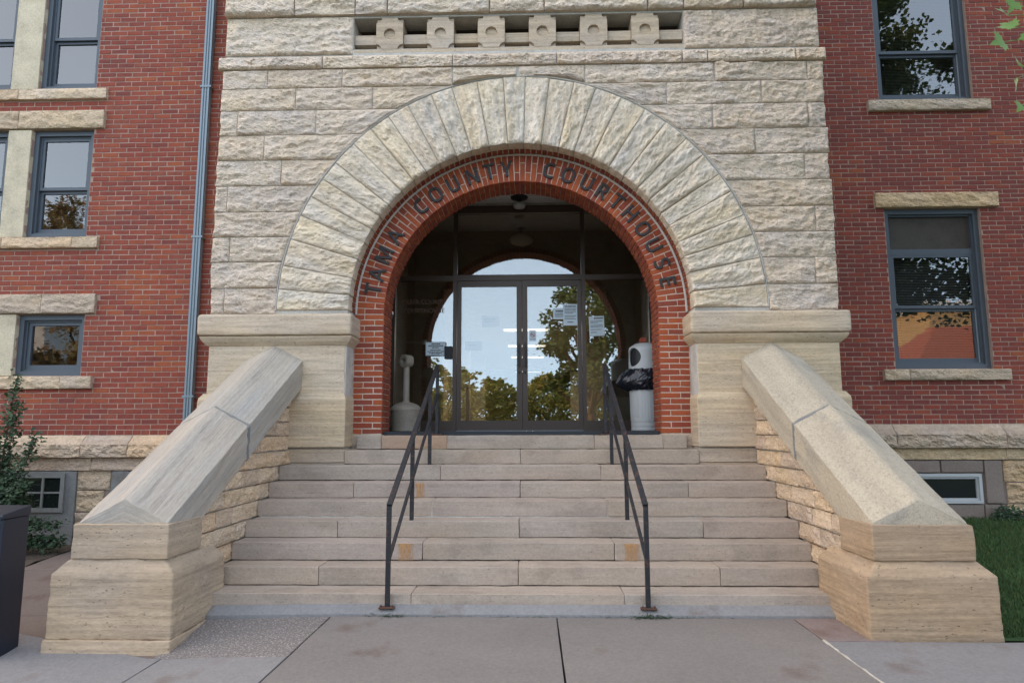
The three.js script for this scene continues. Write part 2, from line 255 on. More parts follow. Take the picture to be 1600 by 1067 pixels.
// ------------------------------------------------------------------ ground
const gl = (x, z) => -.15 * clamp((-1.74 - x) / 1.25, 0, 1) * clamp((z - 2.15) / 1.0, 0, 1);
{
  const g = new THREE.PlaneGeometry(500, 500, 1, 1); g.rotateX(-Math.PI / 2); g.translate(0, -.32, 0);
  setting('ground', metric(g), M.lawn);
  const st = setting('street', bx(-150, 150, -.3, -.27, 26, 37), M.asphalt);
  const slab = (p, x0, x1, z0, z1, mat, yo = 0, h = .12, sk = 0) => { const cx = (x0 + x1) / 2, cz = (z0 + z1) / 2; return part(p, 'paving_slab', blockGeo(x1 - x0, h, z1 - z0, { r: .008, res: .12, wob: .003, fq: 2, map: (x, y, z) => { const X = x + cx, f = (z / (z1 - z0) + .5), Z = z + cz - .31 * (-1.74 - X) * (sk > 0 ? f : sk < 0 ? 1 - f : 0); return [X, y - h / 2 + yo + gl(X, Z), Z]; } }), mat); };
  const walk = new THREE.Group(); walk.name = 'sidewalk'; walk.userData.kind = 'structure'; scene.add(walk);
  const j = .006;
  slab(walk, -1.735 + j, .368 - j, 2.405, 6.2, M.conc); slab(walk, .368 + j, 2.53 - j, 2.405, 6.2, M.conc, -.003);
  slab(walk, -1.735 + j, .368 - j, 6.215, 12, M.conc); slab(walk, .368 + j, 2.53 - j, 6.215, 12, M.conc, -.003);
  slab(walk, -3.0, -1.735 - j, 2.405, 3.54, M.agg, .0, .12, 1); slab(walk, -2.9, -1.735 - j, 3.552, 6.2, M.concBlue, .002, .12, -1); slab(walk, -5.2, -2.915, 3.552, 6.2, M.concBlue, .002, .12, -1); slab(walk, -5.2, -1.735 - j, 6.215, 12, M.concBlue);
  slab(walk, 2.53 + j, 3.1, 2.3, 3.07, M.concRed, .0); slab(walk, 2.53 + j, 4.35, 3.08, 6.2, M.concBlue, -.004); slab(walk, 4.36, 6.6, 2.75, 6.2, M.concPatch, -.006); slab(walk, 2.53 + j, 6.6, 6.215, 12, M.conc);
  part(walk, 'joint_filler', blockGeo(.016, .03, 1.9, { r: .005, res: .05, wob: .009, fq: 14, map: (x, y, z) => [x + 2.531, y - .013, z + 4.0] }), M.caulk);
  part(walk, 'bedding', bx(-9, 6.6, -.31, -.185, 2.2, 12), M.earth);
  // the low concrete strip under the first riser
  const strip = setting('kerb', blockGeo(5.98, .13, .30, { r: .012, res: .1, wob: .004, map: (x, y, z) => [x + .02, y + .018 - (z > .1 ? .055 : 0) + gl(x, 2.4) * .6, z + 2.262] }), M.kerb);
  // path on the left, rising a little to the wall
  const py = (x, z) => lerp(.1, -.15, ss(-1, 3, z));
  const path = new THREE.Group(); path.name = 'path'; path.userData.kind = 'structure'; scene.add(path);
  for (const [z0, z1, x0, x1, m] of [[2.0, 3.42, -6.2, -3.0, M.pathway], [.45, 1.985, -6.2, -3.0, M.pathway], [-.6, .435, -6.2, -3.0, M.pathway]]) {
    const cx = (x0 + x1) / 2, cz = (z0 + z1) / 2; part(path, 'paving_slab', blockGeo(x1 - x0, .12, z1 - z0, { r: .008, res: .12, wob: .003, map: (x, y, z) => [x + cx, y - .06 + py(x + cx, z + cz) - .004, z + cz] }), m);
  }
  // planting bed by the left wall
  const bed = new THREE.PlaneGeometry(3.0, 4.4, 40, 50); bed.rotateX(-Math.PI / 2); { const p = bed.attributes.position; for (let i = 0; i < p.count; i++) { const x = p.getX(i) - 7.72, z = p.getZ(i) + 1.2; p.setXYZ(i, x, py(x, z) + .03 * fbm(x * 4, z * 4, 1) + .0, z); } } bed.computeVertexNormals();
  setting('planting_bed', metric(bed), M.earth);
}
const lawnY = (x, z) => lerp(.40, -.03, ss(-1.7, 2.95, z)) + .02 * no(x * 1.3, z * 1.3, 4);
{
  const lg = new THREE.PlaneGeometry(8, 4.7, 60, 36); lg.rotateX(-Math.PI / 2);
  const p = lg.attributes.position; for (let i = 0; i < p.count; i++) { const x = p.getX(i) + 7.8, z = p.getZ(i) + .58; p.setXYZ(i, x, lawnY(x, z), z); } lg.computeVertexNormals();
  setting('lawn', metric(lg), M.lawn);
  const bg = new THREE.BufferGeometry(); bg.setAttribute('position', new THREE.Float32BufferAttribute([-.003, 0, 0, .003, 0, 0, -.0025, .03, .006, .0025, .03, .006, 0, .058, .02], 3)); bg.setIndex([0, 1, 2, 1, 3, 2, 2, 3, 4]); bg.computeVertexNormals();
  const n = 60000, im = new THREE.InstancedMesh(bg, M.blade, n), m = new THREE.Matrix4(), q = new THREE.Quaternion(), e = new THREE.Euler(), c = new THREE.Color();
  for (let i = 0; i < n; i++) { const x = 3.85 + 5.2 * Math.pow(R(), 1.3), z = rr(-1.6, 2.85), s = rr(.6, 1.35); e.set(rr(-.5, .5), rr(0, 6.28), rr(-.5, .5)); m.compose(new THREE.Vector3(x, lawnY(x, z) - .005, z), q.setFromEuler(e), new THREE.Vector3(s * 1.3, s, s)); im.setMatrixAt(i, m); const k = rr(.6, 1.3), d = R() > .93 ? 1.9 : 1; im.setColorAt(i, c.setRGB(.05 * k * d, .098 * k, .026 * k)); }
  im.name = 'grass'; im.userData = { kind: 'stuff', label: 'short green grass of the lawn beside the steps', category: 'grass' }; shade(im); scene.add(im);
}

// ------------------------------------------------------------------ brick kit
const BRICK_TONES = [[0.2976, 0.0632, 0.0353], [0.2743, 0.0558, 0.0335], [0.2418, 0.0502, 0.0335], [0.3255, 0.0725, 0.0344], [0.279, 0.0707, 0.0418], [0.3534, 0.0856, 0.0335], [0.2139, 0.0484, 0.0353], [0.3023, 0.0577, 0.0316]];
const ARCH_TONES = [[0.3864, 0.081, 0.0276], [0.3496, 0.0718, 0.0276], [0.322, 0.0644, 0.0276], [0.4232, 0.0966, 0.0313], [0.3036, 0.0589, 0.0276], [0.3772, 0.0874, 0.0331], [0.276, 0.0607, 0.0331], [0.4048, 0.0865, 0.0258]];
function brickGeo(L, Hh, D, seed) {
  const r = mk(seed), c = .0035, j = () => (r() - .5) * .005, X = L / 2, Y = Hh / 2;
  const o = [[-X + j(), -Y + j()], [X + j(), -Y + j()], [X + j(), Y + j()], [-X + j(), Y + j()]], f = o.map(([x, y]) => [x - Math.sign(x) * c, y - Math.sign(y) * c, (r() - .5) * .003]), pos = [], uv = [];
  const quad = (a, b, cc, d) => { for (const k of [a, b, cc, a, cc, d]) { pos.push(...k); uv.push(k[0] + seed * .37 + k[2], k[1] + seed * .21 + k[2]); } };
  quad(...f); const mid = o.map(([x, y]) => [x, y, -c]), back = o.map(([x, y]) => [x, y, -D]);
  for (let i = 0; i < 4; i++) { const n = (i + 1) % 4; quad(f[n], f[i], mid[i], mid[n]); quad(mid[n], mid[i], back[i], back[n]); }
  const g = new THREE.BufferGeometry(); g.setAttribute('position', new THREE.Float32BufferAttribute(pos, 3)); g.setAttribute('uv', new THREE.Float32BufferAttribute(uv, 2)); g.computeVertexNormals(); return g;
}
const brickMats = (tones) => tones.map(t => std({ color: lin(...t), map: tBrick, bumpMap: tBrickB, bumpScale: .003, roughness: .88 }));
const BM = brickMats(BRICK_TONES), AM = brickMats(ARCH_TONES);
const inView = (x, y, z) => { const v = new THREE.Vector3(x, y, z).project(camera); return Math.abs(v.x) < 1 && Math.abs(v.y) < 1; };
// bricks: [{x, y, z, rz, sx, sy, tone}], 300 of them as parts of their own, the rest joined
function layBricks(parent, list, kit, mats, tones, name = 'brick', most = 300) {
  const cp = camera.position;
  list.forEach(b => { b.d = Math.hypot(b.x - cp.x, b.y - cp.y, b.z - cp.z) + (inView(b.x, b.y, b.z) ? 0 : 100) + (b.hid ? 50 : 0); });
  list.sort((a, b) => a.d - b.d);
  const rest = [], m4 = new THREE.Matrix4(), q = new THREE.Quaternion(), e = new THREE.Euler();
  list.forEach((b, i) => {
    const g = kit[b.k ?? Math.floor(R() * kit.length)];
    if (i < most) { const m = part(parent, name, g, mats[b.tone], [b.x, b.y, b.z]); m.rotation.set(b.rx || 0, b.ry || 0, b.rz || 0); m.scale.set(b.sx || 1, b.sy || 1, 1); }
    else { m4.compose(new THREE.Vector3(b.x, b.y, b.z), q.setFromEuler(e.set(b.rx || 0, b.ry || 0, b.rz || 0)), new THREE.Vector3(b.sx || 1, b.sy || 1, 1)); rest.push(tinted(g.clone().applyMatrix4(m4), tones[b.tone])); }
  });
  if (rest.length) { const m = part(parent, name + 'work', join(rest), M.bricks); m.userData.kind = 'stuff'; }
}
function wallBricks(x0, x1, y0, y1, z, L, Hc, open, tone, fromRight) {
  const out = [], mo = .0115; let row = 0;
  for (let y = y0; y < y1 - .02; y += Hc, row++) {
    const LL = row === 0 ? L / 2 : L, off = row === 0 ? 0 : (row % 2 ? L / 2 : 0) + rr(-.012, .012);
    const yc = y + Hc / 2, spans = []; let cuts = open.filter(o => yc > o[2] && yc < o[3]).map(o => [o[0], o[1]]).sort((a, b) => a[0] - b[0]), a = x0;
    for (const [c0, c1] of cuts) { if (c0 > a) spans.push([a, c0]); a = Math.max(a, c1); } if (a < x1) spans.push([a, x1]);
    for (let n = Math.floor((x0 - L) / LL) - 1; n * LL < x1 + L; n++) {
      const b0 = n * LL + off, b1 = b0 + LL;
      for (const [s0, s1] of spans) { const e0 = Math.max(b0, s0) + mo / 2, e1 = Math.min(b1, s1) - mo / 2; if (e1 - e0 > .03) out.push({ x: (e0 + e1) / 2, y: yc + rr(-.0015, .0015) + .007 * fbm((e0 + e1) * .4, y * .35, 5, 2), z: z + rr(-.003, .0025), rz: rr(-.004, .004), ry: rr(-.006, .006), sx: (e1 - e0) / (L - mo), tone: tone((e0 + e1) / 2, yc), hid: 0 }); }
    }
  }
  return out;
}
const archTone = () => Math.floor(R() * 8);

// ------------------------------------------------------------------ stone portal
const portal = thing('stone_portal', 'cream rock faced limestone portal with a great round arch over the steps', 'portal', [0, 0, 0]);
function archShape(x, y0, y1, rad, foot) { // a wall with a round-arched opening
  const s = new THREE.Shape([new THREE.Vector2(-x, y0), new THREE.Vector2(-rad, y0), new THREE.Vector2(-rad, SPRING)]);
  s.absarc(0, SPRING, rad, Math.PI, 0, true); s.lineTo(rad, y0); s.lineTo(x, y0); s.lineTo(x, y1); s.lineTo(-x, y1); s.closePath(); return s;
}
{
  const s = archShape(4.16, 0, 8.7, R_STONE + .012);
  s.holes.push(new THREE.Path([new THREE.Vector2(-2.345, 7.06), new THREE.Vector2(-2.345, 7.535), new THREE.Vector2(2.31, 7.535), new THREE.Vector2(2.31, 7.06)]));
  const g = new THREE.ExtrudeGeometry(s, { depth: .34, bevelEnabled: false, curveSegments: 64 }); g.translate(0, 0, -.352);
  part(portal, 'mortar_bed', metric(g), M.mortar);
  // mass of the porch behind the stones
  part(portal, 'core', join([bx(2.34, 4.155, -.3, 5.68, -3.2, -.905), bx(-4.155, -2.34, -.3, 5.68, -3.2, -.905), bx(-4.155, 4.155, 8.71, 13, -3.2, -.04), bx(-4.155, 4.155, 5.69, 8.7, -3.2, -.905)]), M.mortar);
  const J = .0055, amp = .05;
  const arcX = (y) => y < SPRING + R_OUT ? Math.sqrt(Math.max(0, (R_OUT + .014) ** 2 - (y - SPRING) ** 2)) : 0;
  const courses = [
    [3.275, 3.626, [-4.01], []], [3.626, 3.99, [], [3.93]], [3.99, 4.34, [-3.97], []], [4.34, 4.695, [], [3.97]], [4.695, 5.066, [-4.04], []],
    [5.066, 5.434, [-3.3], [3.87]], [5.434, 5.8, [-3.56], [3.22]], [5.8, 6.162, [-3.95, -2.84], [2.66, 3.96]], [6.162, 6.49, [-3.14, -2.05], [2.04, 3.34]], [6.49, 6.766, [-3.55, -2.49, -.93], [.92, 2.71, 3.98]]];
  courses.forEach(([y0, y1, L, Rt], ci) => {
    for (const side of [-1, 1]) {
      const js = (side < 0 ? L : Rt).map(Math.abs).sort((a, b) => b - a), lim = [4.205 + rr(-.02, .02), ...js, 'arc'];
      for (let k = 0; k < lim.length - 1; k++) {
        const out = lim[k], inn = lim[k + 1], sd = R() * 50;
        const A = (y) => out + (k === 0 ? .028 * fbm(y * 7, sd, 2, 3) : -J), B = (y) => inn === 'arc' ? Math.max(arcX(y) + .004, ci === 9 ? (side < 0 ? .03 + J : -.03 + J) : 0) : inn + J;
        const map = (u, v) => { const y = lerp(y0 + J, y1 - J, v), a = A(y), b = B(y); return side < 0 ? [lerp(-a, -Math.min(b, a - .02), u), y] : [lerp(Math.min(b, a - .02), a, u), y]; };
        const wu = out - (inn === 'arc' ? arcX((y0 + y1) / 2) : inn), tint = pick(STONE);
        part(portal, 'ashlar_block', rockGeo(map, Math.max(.12, wu), y1 - y0, { amp: amp * rr(.75, 1.15), tint, depth: .12 }), M.rock);
      }
    }
  });
  // string course with rounded top
  const sj = [-4.255, -2.77, -.93, .53, 2.27, 2.62, 3.83, 4.245];
  for (let k = 0; k < sj.length - 1; k++) {
    const x0 = sj[k] + .006, x1 = sj[k + 1] - .006, g = rockRect(x0, x1, 6.772, 6.955, { amp: .055, z0: .03, tint: pick(STONE), depth: .2 }), p = g.attributes.position;
    for (let i = 0; i < p.count; i++) { const y = p.getY(i), t = ss(6.89, 6.956, y); if (p.getZ(i) > -.1) p.setZ(i, lerp(p.getZ(i), .015, t * t)); }
    g.computeVertexNormals(); part(portal, 'string_course_block', g, M.rock);
  }
  // plain zone beside the pierced band, and the projecting course over it
  for (const [x0, x1] of [[-4.17, -2.352], [2.318, 4.17]]) {
    part(portal, 'ashlar_block', rockRect(x0, x1, 6.985, 7.55, { amp: .055, z0: -.004, tint: pick(STONE), depth: .3 }), M.rock);
  }
  const tj = [-4.19, -3.19, -2.32, -1.86, -.41, .36, 1.81, 2.31, 3.14, 4.15];
  for (let k = 0; k < tj.length - 1; k++) part(portal, 'ashlar_block', rockRect(tj[k] + .007, tj[k + 1] - .007, 7.565, 8.1, { amp: .06, z0: .05, tint: pick(STONE), depth: .35 }), M.rock);
  const uj = [-4.19, -2.8, -1.2, .1, 1.3, 2.9, 4.15];
  for (let k = 0; k < uj.length - 1; k++) part(portal, 'ashlar_block', rockRect(uj[k] + .007, uj[k + 1] - .007, 8.115, 8.68, { amp: .06, z0: .03, tint: pick(STONE), depth: .3 }), M.rock);
  // voussoirs
  let a = 0; const nV = 31, ws = Array.from({ length: nV }, () => rr(.85, 1.15)), sw = ws.reduce((x, y) => x + y, 0);
  for (let k = 0; k < nV; k++) {
    const a0 = Math.PI - a * Math.PI, a1 = Math.PI - (a += ws[k] / sw) * Math.PI, ri = R_STONE + .0, ro = R_OUT - .012 - rr(0, .012);
    const sd = R() * 30, map = (u, v) => { const r = lerp(ri + .012 * fbm(u * 3, sd, 1, 2), ro, v), gap = .006 / r, t = lerp(a0 - gap, a1 + gap, u); return [Math.cos(t) * r, SPRING + Math.sin(t) * r]; };
    part(portal, 'voussoir', rockGeo(map, (a0 - a1) * 2.8, ro - ri, { amp: .05 * rr(.8, 1.15), depth: .205, turn: true, tint: pick(STONE).map((c, i) => c * [1.03, 1.04, 1.03][i]), z0: .008 }), M.vous);
  }
  // mortar bead round the extrados
  const bead = new THREE.TorusGeometry(R_OUT + .006, .011, 6, 90, Math.PI); bead.scale(1, 1, 1.2); bead.translate(0, SPRING, -.004);
  part(portal, 'mortar_bead', bead, M.mortar);
  // pierced band: six carved panels, rails between them, a dark recess behind
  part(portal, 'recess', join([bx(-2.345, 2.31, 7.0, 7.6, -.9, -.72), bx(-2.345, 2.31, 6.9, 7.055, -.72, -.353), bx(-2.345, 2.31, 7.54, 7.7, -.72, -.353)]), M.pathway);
  part(portal, 'sill_stone', blockGeo(4.64, .06, .36, { r: .008, map: (x, y, z) => [x - .018, y + 7.03, z - .19] }), M.band);
  for (let k = 0; k < 6; k++) {
    const cx = -1.832 + k * .722, hw = .187, y0 = 7.06, y1 = 7.525, rb = .075, tint = pick(STONE);
    const s = new THREE.Shape(); s.moveTo(cx - hw + rb, y0); s.lineTo(cx + hw - rb, y0); s.absarc(cx + hw, y0, rb, Math.PI, Math.PI / 2, true); s.lineTo(cx + hw, y1 - rb); s.absarc(cx + hw, y1, rb, -Math.PI / 2, -Math.PI, true); s.lineTo(cx - hw + rb, y1); s.absarc(cx - hw, y1, rb, 0, -Math.PI / 2, true); s.lineTo(cx - hw, y0 + rb); s.absarc(cx - hw, y0, rb, Math.PI / 2, 0, true);
    const hole = new THREE.Path(); hole.absarc(cx, (y0 + y1) / 2 - .005, .086, 0, 7, true); s.holes.push(hole);
    const g = new THREE.ExtrudeGeometry(s, { depth: .035, bevelEnabled: true, bevelSize: .004, bevelThickness: .004, bevelSegments: 2, curveSegments: 12 }); g.translate(0, 0, -.045);
    const pn = part(portal, 'carved_panel', tinted(metric(g), tint), M.band);
    part(pn, 'panel_back', tinted(bx(cx - hw, cx + hw, y0 + .001, y1 - .001, -.36, -.048), tint), M.band);
  }
  for (let k = 0; k < 7; k++) {
    const x0 = k === 0 ? -2.345 : -1.832 + (k - 1) * .722 + .187, x1 = k === 6 ? 2.31 : -1.832 + k * .722 - .187;
    part(portal, 'lattice_rail', blockGeo(x1 - x0 - .004, .15, .2, { r: .012, tint: pick(STONE), map: (x, y, z) => [x + (x0 + x1) / 2, y + 7.232 + (y > 0 ? -(z - .1) * .25 * 0 + (z < 0 ? .03 : 0) : 0), z - .165] }), M.band);
  }
  // piers: base, shaft, impost
  for (const s of [-1, 1]) {
    const mid = (a, b) => s * (a + b) / 2, tn0 = pick([[1, 1, 1], [1.03, 1.02, .98]]);
    part(portal, 'pier_shaft', blockGeo(1.85, .66, .5, { r: .012, tint: [1.1, 1.08, 1.0], map: (x, y, z) => [x + mid(2.335, 4.185), y + 2.51, z - .25] }), M.band);
    part(portal, 'pier_base', blockGeo(1.98, .71, .5, { r: .014, tint: [1.08, 1.06, .98], res: .05, map: (x, y, z) => { const t = ss(.27, .35, y), X = x + mid(2.295, 4.275); return [X - Math.sign(x) * .04 * t * (Math.abs(x) > .9 ? 1 : 0), y + 1.85, z - .19 - (z > .2 ? .055 * t : 0)]; } }), M.band);
    part(portal, 'plinth_block', blockGeo(2.0, .175, .45, { r: .012, tint: [.95, .93, .9], map: (x, y, z) => [x + mid(2.30, 4.30), y + 1.385, z - .205] }), M.band);
    part(portal, 'foundation', blockGeo(2.0, 1.45, .45, { r: .012, tint: [.85, .82, .78], map: (x, y, z) => [x + mid(2.30, 4.30), y + .57, z - .215] }), M.band);
    // moulded impost: cove below, band with rounded top above
    part(portal, 'impost_moulding', blockGeo(2.02, .125, .56, { r: .01, res: .03, tint: [1.1, 1.07, .98], map: (x, y, z) => { const t = (y + .0625) / .125, f = .085 * Math.sin(clamp(t, 0, 1) * Math.PI / 2); const X = x + mid(2.25, 4.27); return [X + Math.sign(x) * (Math.abs(x) > .9 ? f - .07 : 0), y + 2.9, z - .215 + (z > .2 ? f - .065 : 0)]; } }), M.band);
    part(portal, 'impost', blockGeo(2.08, .29, .62, { r: .045, res: .05, wob: .006, tint: [1.06, 1.03, .97], map: (x, y, z) => [x + mid(2.232, 4.312), y + 3.113, z - .19] }), M.band);
    // outer corner stones of the side return
    for (let k = 0; k < 11; k++) part(portal, 'quoin', blockGeo(.3, .315, .8, { r: .02, wob: .02, fq: 9, tint: pick(STONE), map: (x, y, z) => [x + s * 4.05, y + 3.45 + k * .345, z - .55] }), M.rock);
  }
}

// ------------------------------------------------------------------ brick archway inside the portal
const archway = thing('brick_archway', 'orange red brick archway lining the entrance inside the stone arch', 'archway', [0, FLOOR - .05, Z_FACE]);
{
  const g = new THREE.ExtrudeGeometry(archShape(4.15, 1.0, 5.69, R_BRICK + .012), { depth: .51, bevelEnabled: false, curveSegments: 64 }); g.translate(0, 0, Z_INNER + .03 - .0045);
  part(archway, 'mortar_bed', metric(g), M.mortarArch);
  const D = .135, kits = [0, 1, 2].map(i => brickGeo(.268, .066, D, 500 + i)), kitH = [0, 1, 2].map(i => brickGeo(.128, .066, D, 600 + i)), list = [];
  const Hc = .0775, y0 = 1.66, nJ = Math.round((SPRING - y0) / Hc), put = (o) => list.push({ z: Z_FACE + rr(-.003, .002), ry: 0, tone: archTone(), ...o });
  for (const s of [-1, 1]) for (let k = 0; k < nJ; k++) {
    const y = y0 + (k + .5) * (SPRING - y0) / nJ, long = k % 2 === 0;
    put({ x: s * (long ? 1.9 + .134 : 1.9 + .064), y, k: long ? 0 + k % 3 : 3 + k % 3 }); put({ x: s * (long ? 1.9 + .279 + .064 : 1.9 + .139 + .134), y, k: long ? 3 + k % 3 : 0 + k % 3 });
  }
  const nA = 80; // radial courses, two bricks each
  for (let k = 0; k < nA; k++) {
    const t = Math.PI * (1 - (k + .5) / nA), long = k % 2 === 0;
    for (const [r, kk] of long ? [[1.9 + .134, 0], [1.9 + .279 + .064, 3]] : [[1.9 + .064, 3], [1.9 + .139 + .134, 0]]) {
      const sc = (r * Math.PI / nA - .011) / .066; put({ x: Math.cos(t) * r, y: SPRING + Math.sin(t) * r, rz: t, sy: sc, k: kk + k % 3 });
    }
  }
  // reveal: three headers deep
  const deep = [0, 1, 2].map(i => brickGeo(.122, .066, .1, 700 + i)), dz = [-.565, -.70, -.835];
  for (let d = 0; d < 3; d++) {
    for (const s of [-1, 1]) for (let k = 0; k < nJ; k++) { const y = y0 + (k + .5) * (SPRING - y0) / nJ; list.push({ x: s * (1.9 + rr(-.002, .003)), y, z: dz[d] + (k % 2 ? .0 : .0), ry: -s * Math.PI / 2, tone: archTone(), k: 6 + (k + d) % 3 }); }
    for (let k = 0; k < nA; k++) { const t = Math.PI * (1 - (k + .5) / nA), r = 1.9 + rr(-.002, .003); list.push({ x: Math.cos(t) * r, y: SPRING + Math.sin(t) * r, z: dz[d], soff: t, tone: archTone(), k: 6 + (k + d) % 3, sy: (r * Math.PI / nA - .011) / .066 }); }
  }
  // orient soffit bricks: face towards the arch centre
  const e = new THREE.Euler(), m = new THREE.Matrix4();
  for (const b of list) if (b.soff !== undefined) {
    const t = b.soff, n = new THREE.Vector3(-Math.cos(t), -Math.sin(t), 0), x = new THREE.Vector3(0, 0, 1), y = n.clone().cross(x); e.setFromRotationMatrix(m.makeBasis(x, y, n)); b.rx = e.x; b.ry = e.y; b.rz = e.z; b.hid = 1;
  } else if (b.ry) b.hid = 1;
  layBricks(archway, list, [...kits, ...kitH, ...deep], AM, ARCH_TONES);
  // header ring and grey mortar fillet in the angle between brick and stone
  const ring = [], rk = brickGeo(.14, .062, .05, 801);
  for (let k = 0; k < 92; k++) { const t = Math.PI * (1 - (k + .5) / 92), g = rk.clone(), n = new THREE.Vector3(-Math.cos(t), -Math.sin(t), 0), x = new THREE.Vector3(0, 0, 1), y = n.clone().cross(x); g.applyMatrix4(m.makeBasis(x, y, n).setPosition(Math.cos(t) * (R_STONE - .004), SPRING + Math.sin(t) * (R_STONE - .004), -.285)); ring.push(tinted(g, ARCH_TONES[archTone()].map(c => c * .8))); }
  const hr = part(archway, 'header_ring', join(ring), M.bricks); hr.userData.kind = 'stuff';
  const fil = new THREE.TorusGeometry(R_STONE - .012, .019, 6, 90, Math.PI); fil.scale(1, 1, .6); fil.translate(0, SPRING, Z_FACE + .004); part(archway, 'mortar_fillet', fil, M.mortar);
  for (const s of [-1, 1]) part(archway, 'footing_stone', blockGeo(.42, .16, .54, { r: .01, tint: [.98, .95, .92], map: (x, y, z) => [x + s * 2.1, y + 1.575, z - .62] }), M.band);
}
// raised metal letters on the arch
{
  const font = await new FontLoader().loadAsync('fonts/droid/droid_sans_regular.typeface.json');
  globalThis.__font = font;
  const sign = thing('building_lettering', 'dark metal letters reading TAMA COUNTY COURTHOUSE set round the brick arch', 'sign', [0, SPRING, Z_FACE + .03]);
  for (const [ch, deg] of [['T', -80.2], ['A', -74.2], ['M', -66.3], ['A', -57.8], ['C', -42.4], ['O', -34.9], ['U', -27], ['N', -18.8], ['T', -12], ['Y', -5.2], ['C', 11.6], ['O', 19.3], ['U', 27.1], ['R', 34.2], ['T', 40.9], ['H', 47.9], ['O', 55.6], ['U', 63.2], ['S', 70.9], ['E', 78.3]]) {
    const g = new TextGeometry(ch, { font, size: .232 / .714 * .714 / .72, depth: .014, curveSegments: 8, bevelEnabled: true, bevelSize: .0075, bevelThickness: .004, bevelSegments: 2 });
    g.computeBoundingBox(); const b = g.boundingBox, hh = b.max.y - b.min.y; g.translate(-(b.max.x + b.min.x) / 2, -(b.max.y + b.min.y) / 2, 0); g.scale(.226 / hh, .226 / hh, 1);
    g.rotateZ(-deg * Math.PI / 180); const t = deg * Math.PI / 180; g.translate(Math.sin(t) * 2.09, SPRING + Math.cos(t) * 2.09, Z_FACE + .012);
    part(sign, 'letter', g, M.letter);
  }
}

// ------------------------------------------------------------------ porch, hallway
{
  const porch = new THREE.Group(); porch.name = 'porch'; porch.userData.kind = 'structure'; scene.add(porch);
  part(porch, 'floor', bx(-2.35, 2.35, 1.5, FLOOR, -2.85, -.46), M.mat);
  part(porch, 'ceiling', bx(-2.34, 2.34, 5.66, 5.685, -3.2, -.905), M.ceil);
  for (const s of [-1, 1]) part(porch, 'side_wall', bx(s > 0 ? 2.30 : -2.335, s > 0 ? 2.335 : -2.30, FLOOR + .001, 5.655, -3.2, -.91), M.plaster);
  const hall = new THREE.Group(); hall.name = 'hallway'; hall.userData.kind = 'structure'; scene.add(hall);
  part(hall, 'floor', bx(-2.6, 2.6, 1.45, FLOOR - .003, -36, -2.86), std({ color: lin(.20, .17, .13), roughness: .25 }));
  part(hall, 'ceiling', bx(-2.6, 2.6, 4.72, 4.8, -36, -5.4), M.plaster);
  part(hall, 'ceiling', bx(-2.6, 2.6, 5.69, 5.8, -5.5, -3.2), M.plasterDark);
  part(hall, 'bulkhead', bx(-2.6, 2.6, 4.8, 5.69, -5.6, -5.4), M.plasterDark);
  for (const s of [-1, 1]) part(hall, 'side_wall', bx(s > 0 ? 2.35 : -2.6, s > 0 ? 2.6 : -2.35, FLOOR, 5.69, -36, -3.2), M.plasterDark);
  part(hall, 'end_wall', bx(-2.6, 2.6, FLOOR, 4.72, -36.1, -36), M.plasterDark);
  // tiled wainscot and inner pilasters one can make out through the glass
  for (const s of [-1, 1]) for (const z of [-5.4, -12, -19]) part(hall, 'pilaster', bx(s > 0 ? 1.75 : -2.349, s > 0 ? 2.349 : -1.75, FLOOR + .001, 4.719, z - .3, z), M.plaster);
  [10.1, 13.8, 17.4, 24].forEach((d, i) => {
    const l = thing('hall_light', ['first fluorescent ceiling light behind the entrance doors', 'second fluorescent ceiling light down the hallway', 'third fluorescent ceiling light down the hallway', 'farthest fluorescent ceiling light in the hallway'][i], 'ceiling light', [0, 4.5, -d], 'hallway ceiling lights');
    part(l, 'housing', bx(-.66, .66, 4.52, 4.715, -d - .16, -d + .16), M.white);
    part(l, 'diffuser_lamp', bx(-.62, .62, 4.49, 4.519, -d - .13, -d + .13), std({ color: 0xffffff, emissive: lin(1, .97, .9), emissiveIntensity: 1.3 }));
    const ra = new THREE.RectAreaLight(0xfff4e0, 60.0, 1.2, .24); ra.position.set(0, -.02, 0); ra.rotation.x = -Math.PI / 2; l.add(ra);
  });
}

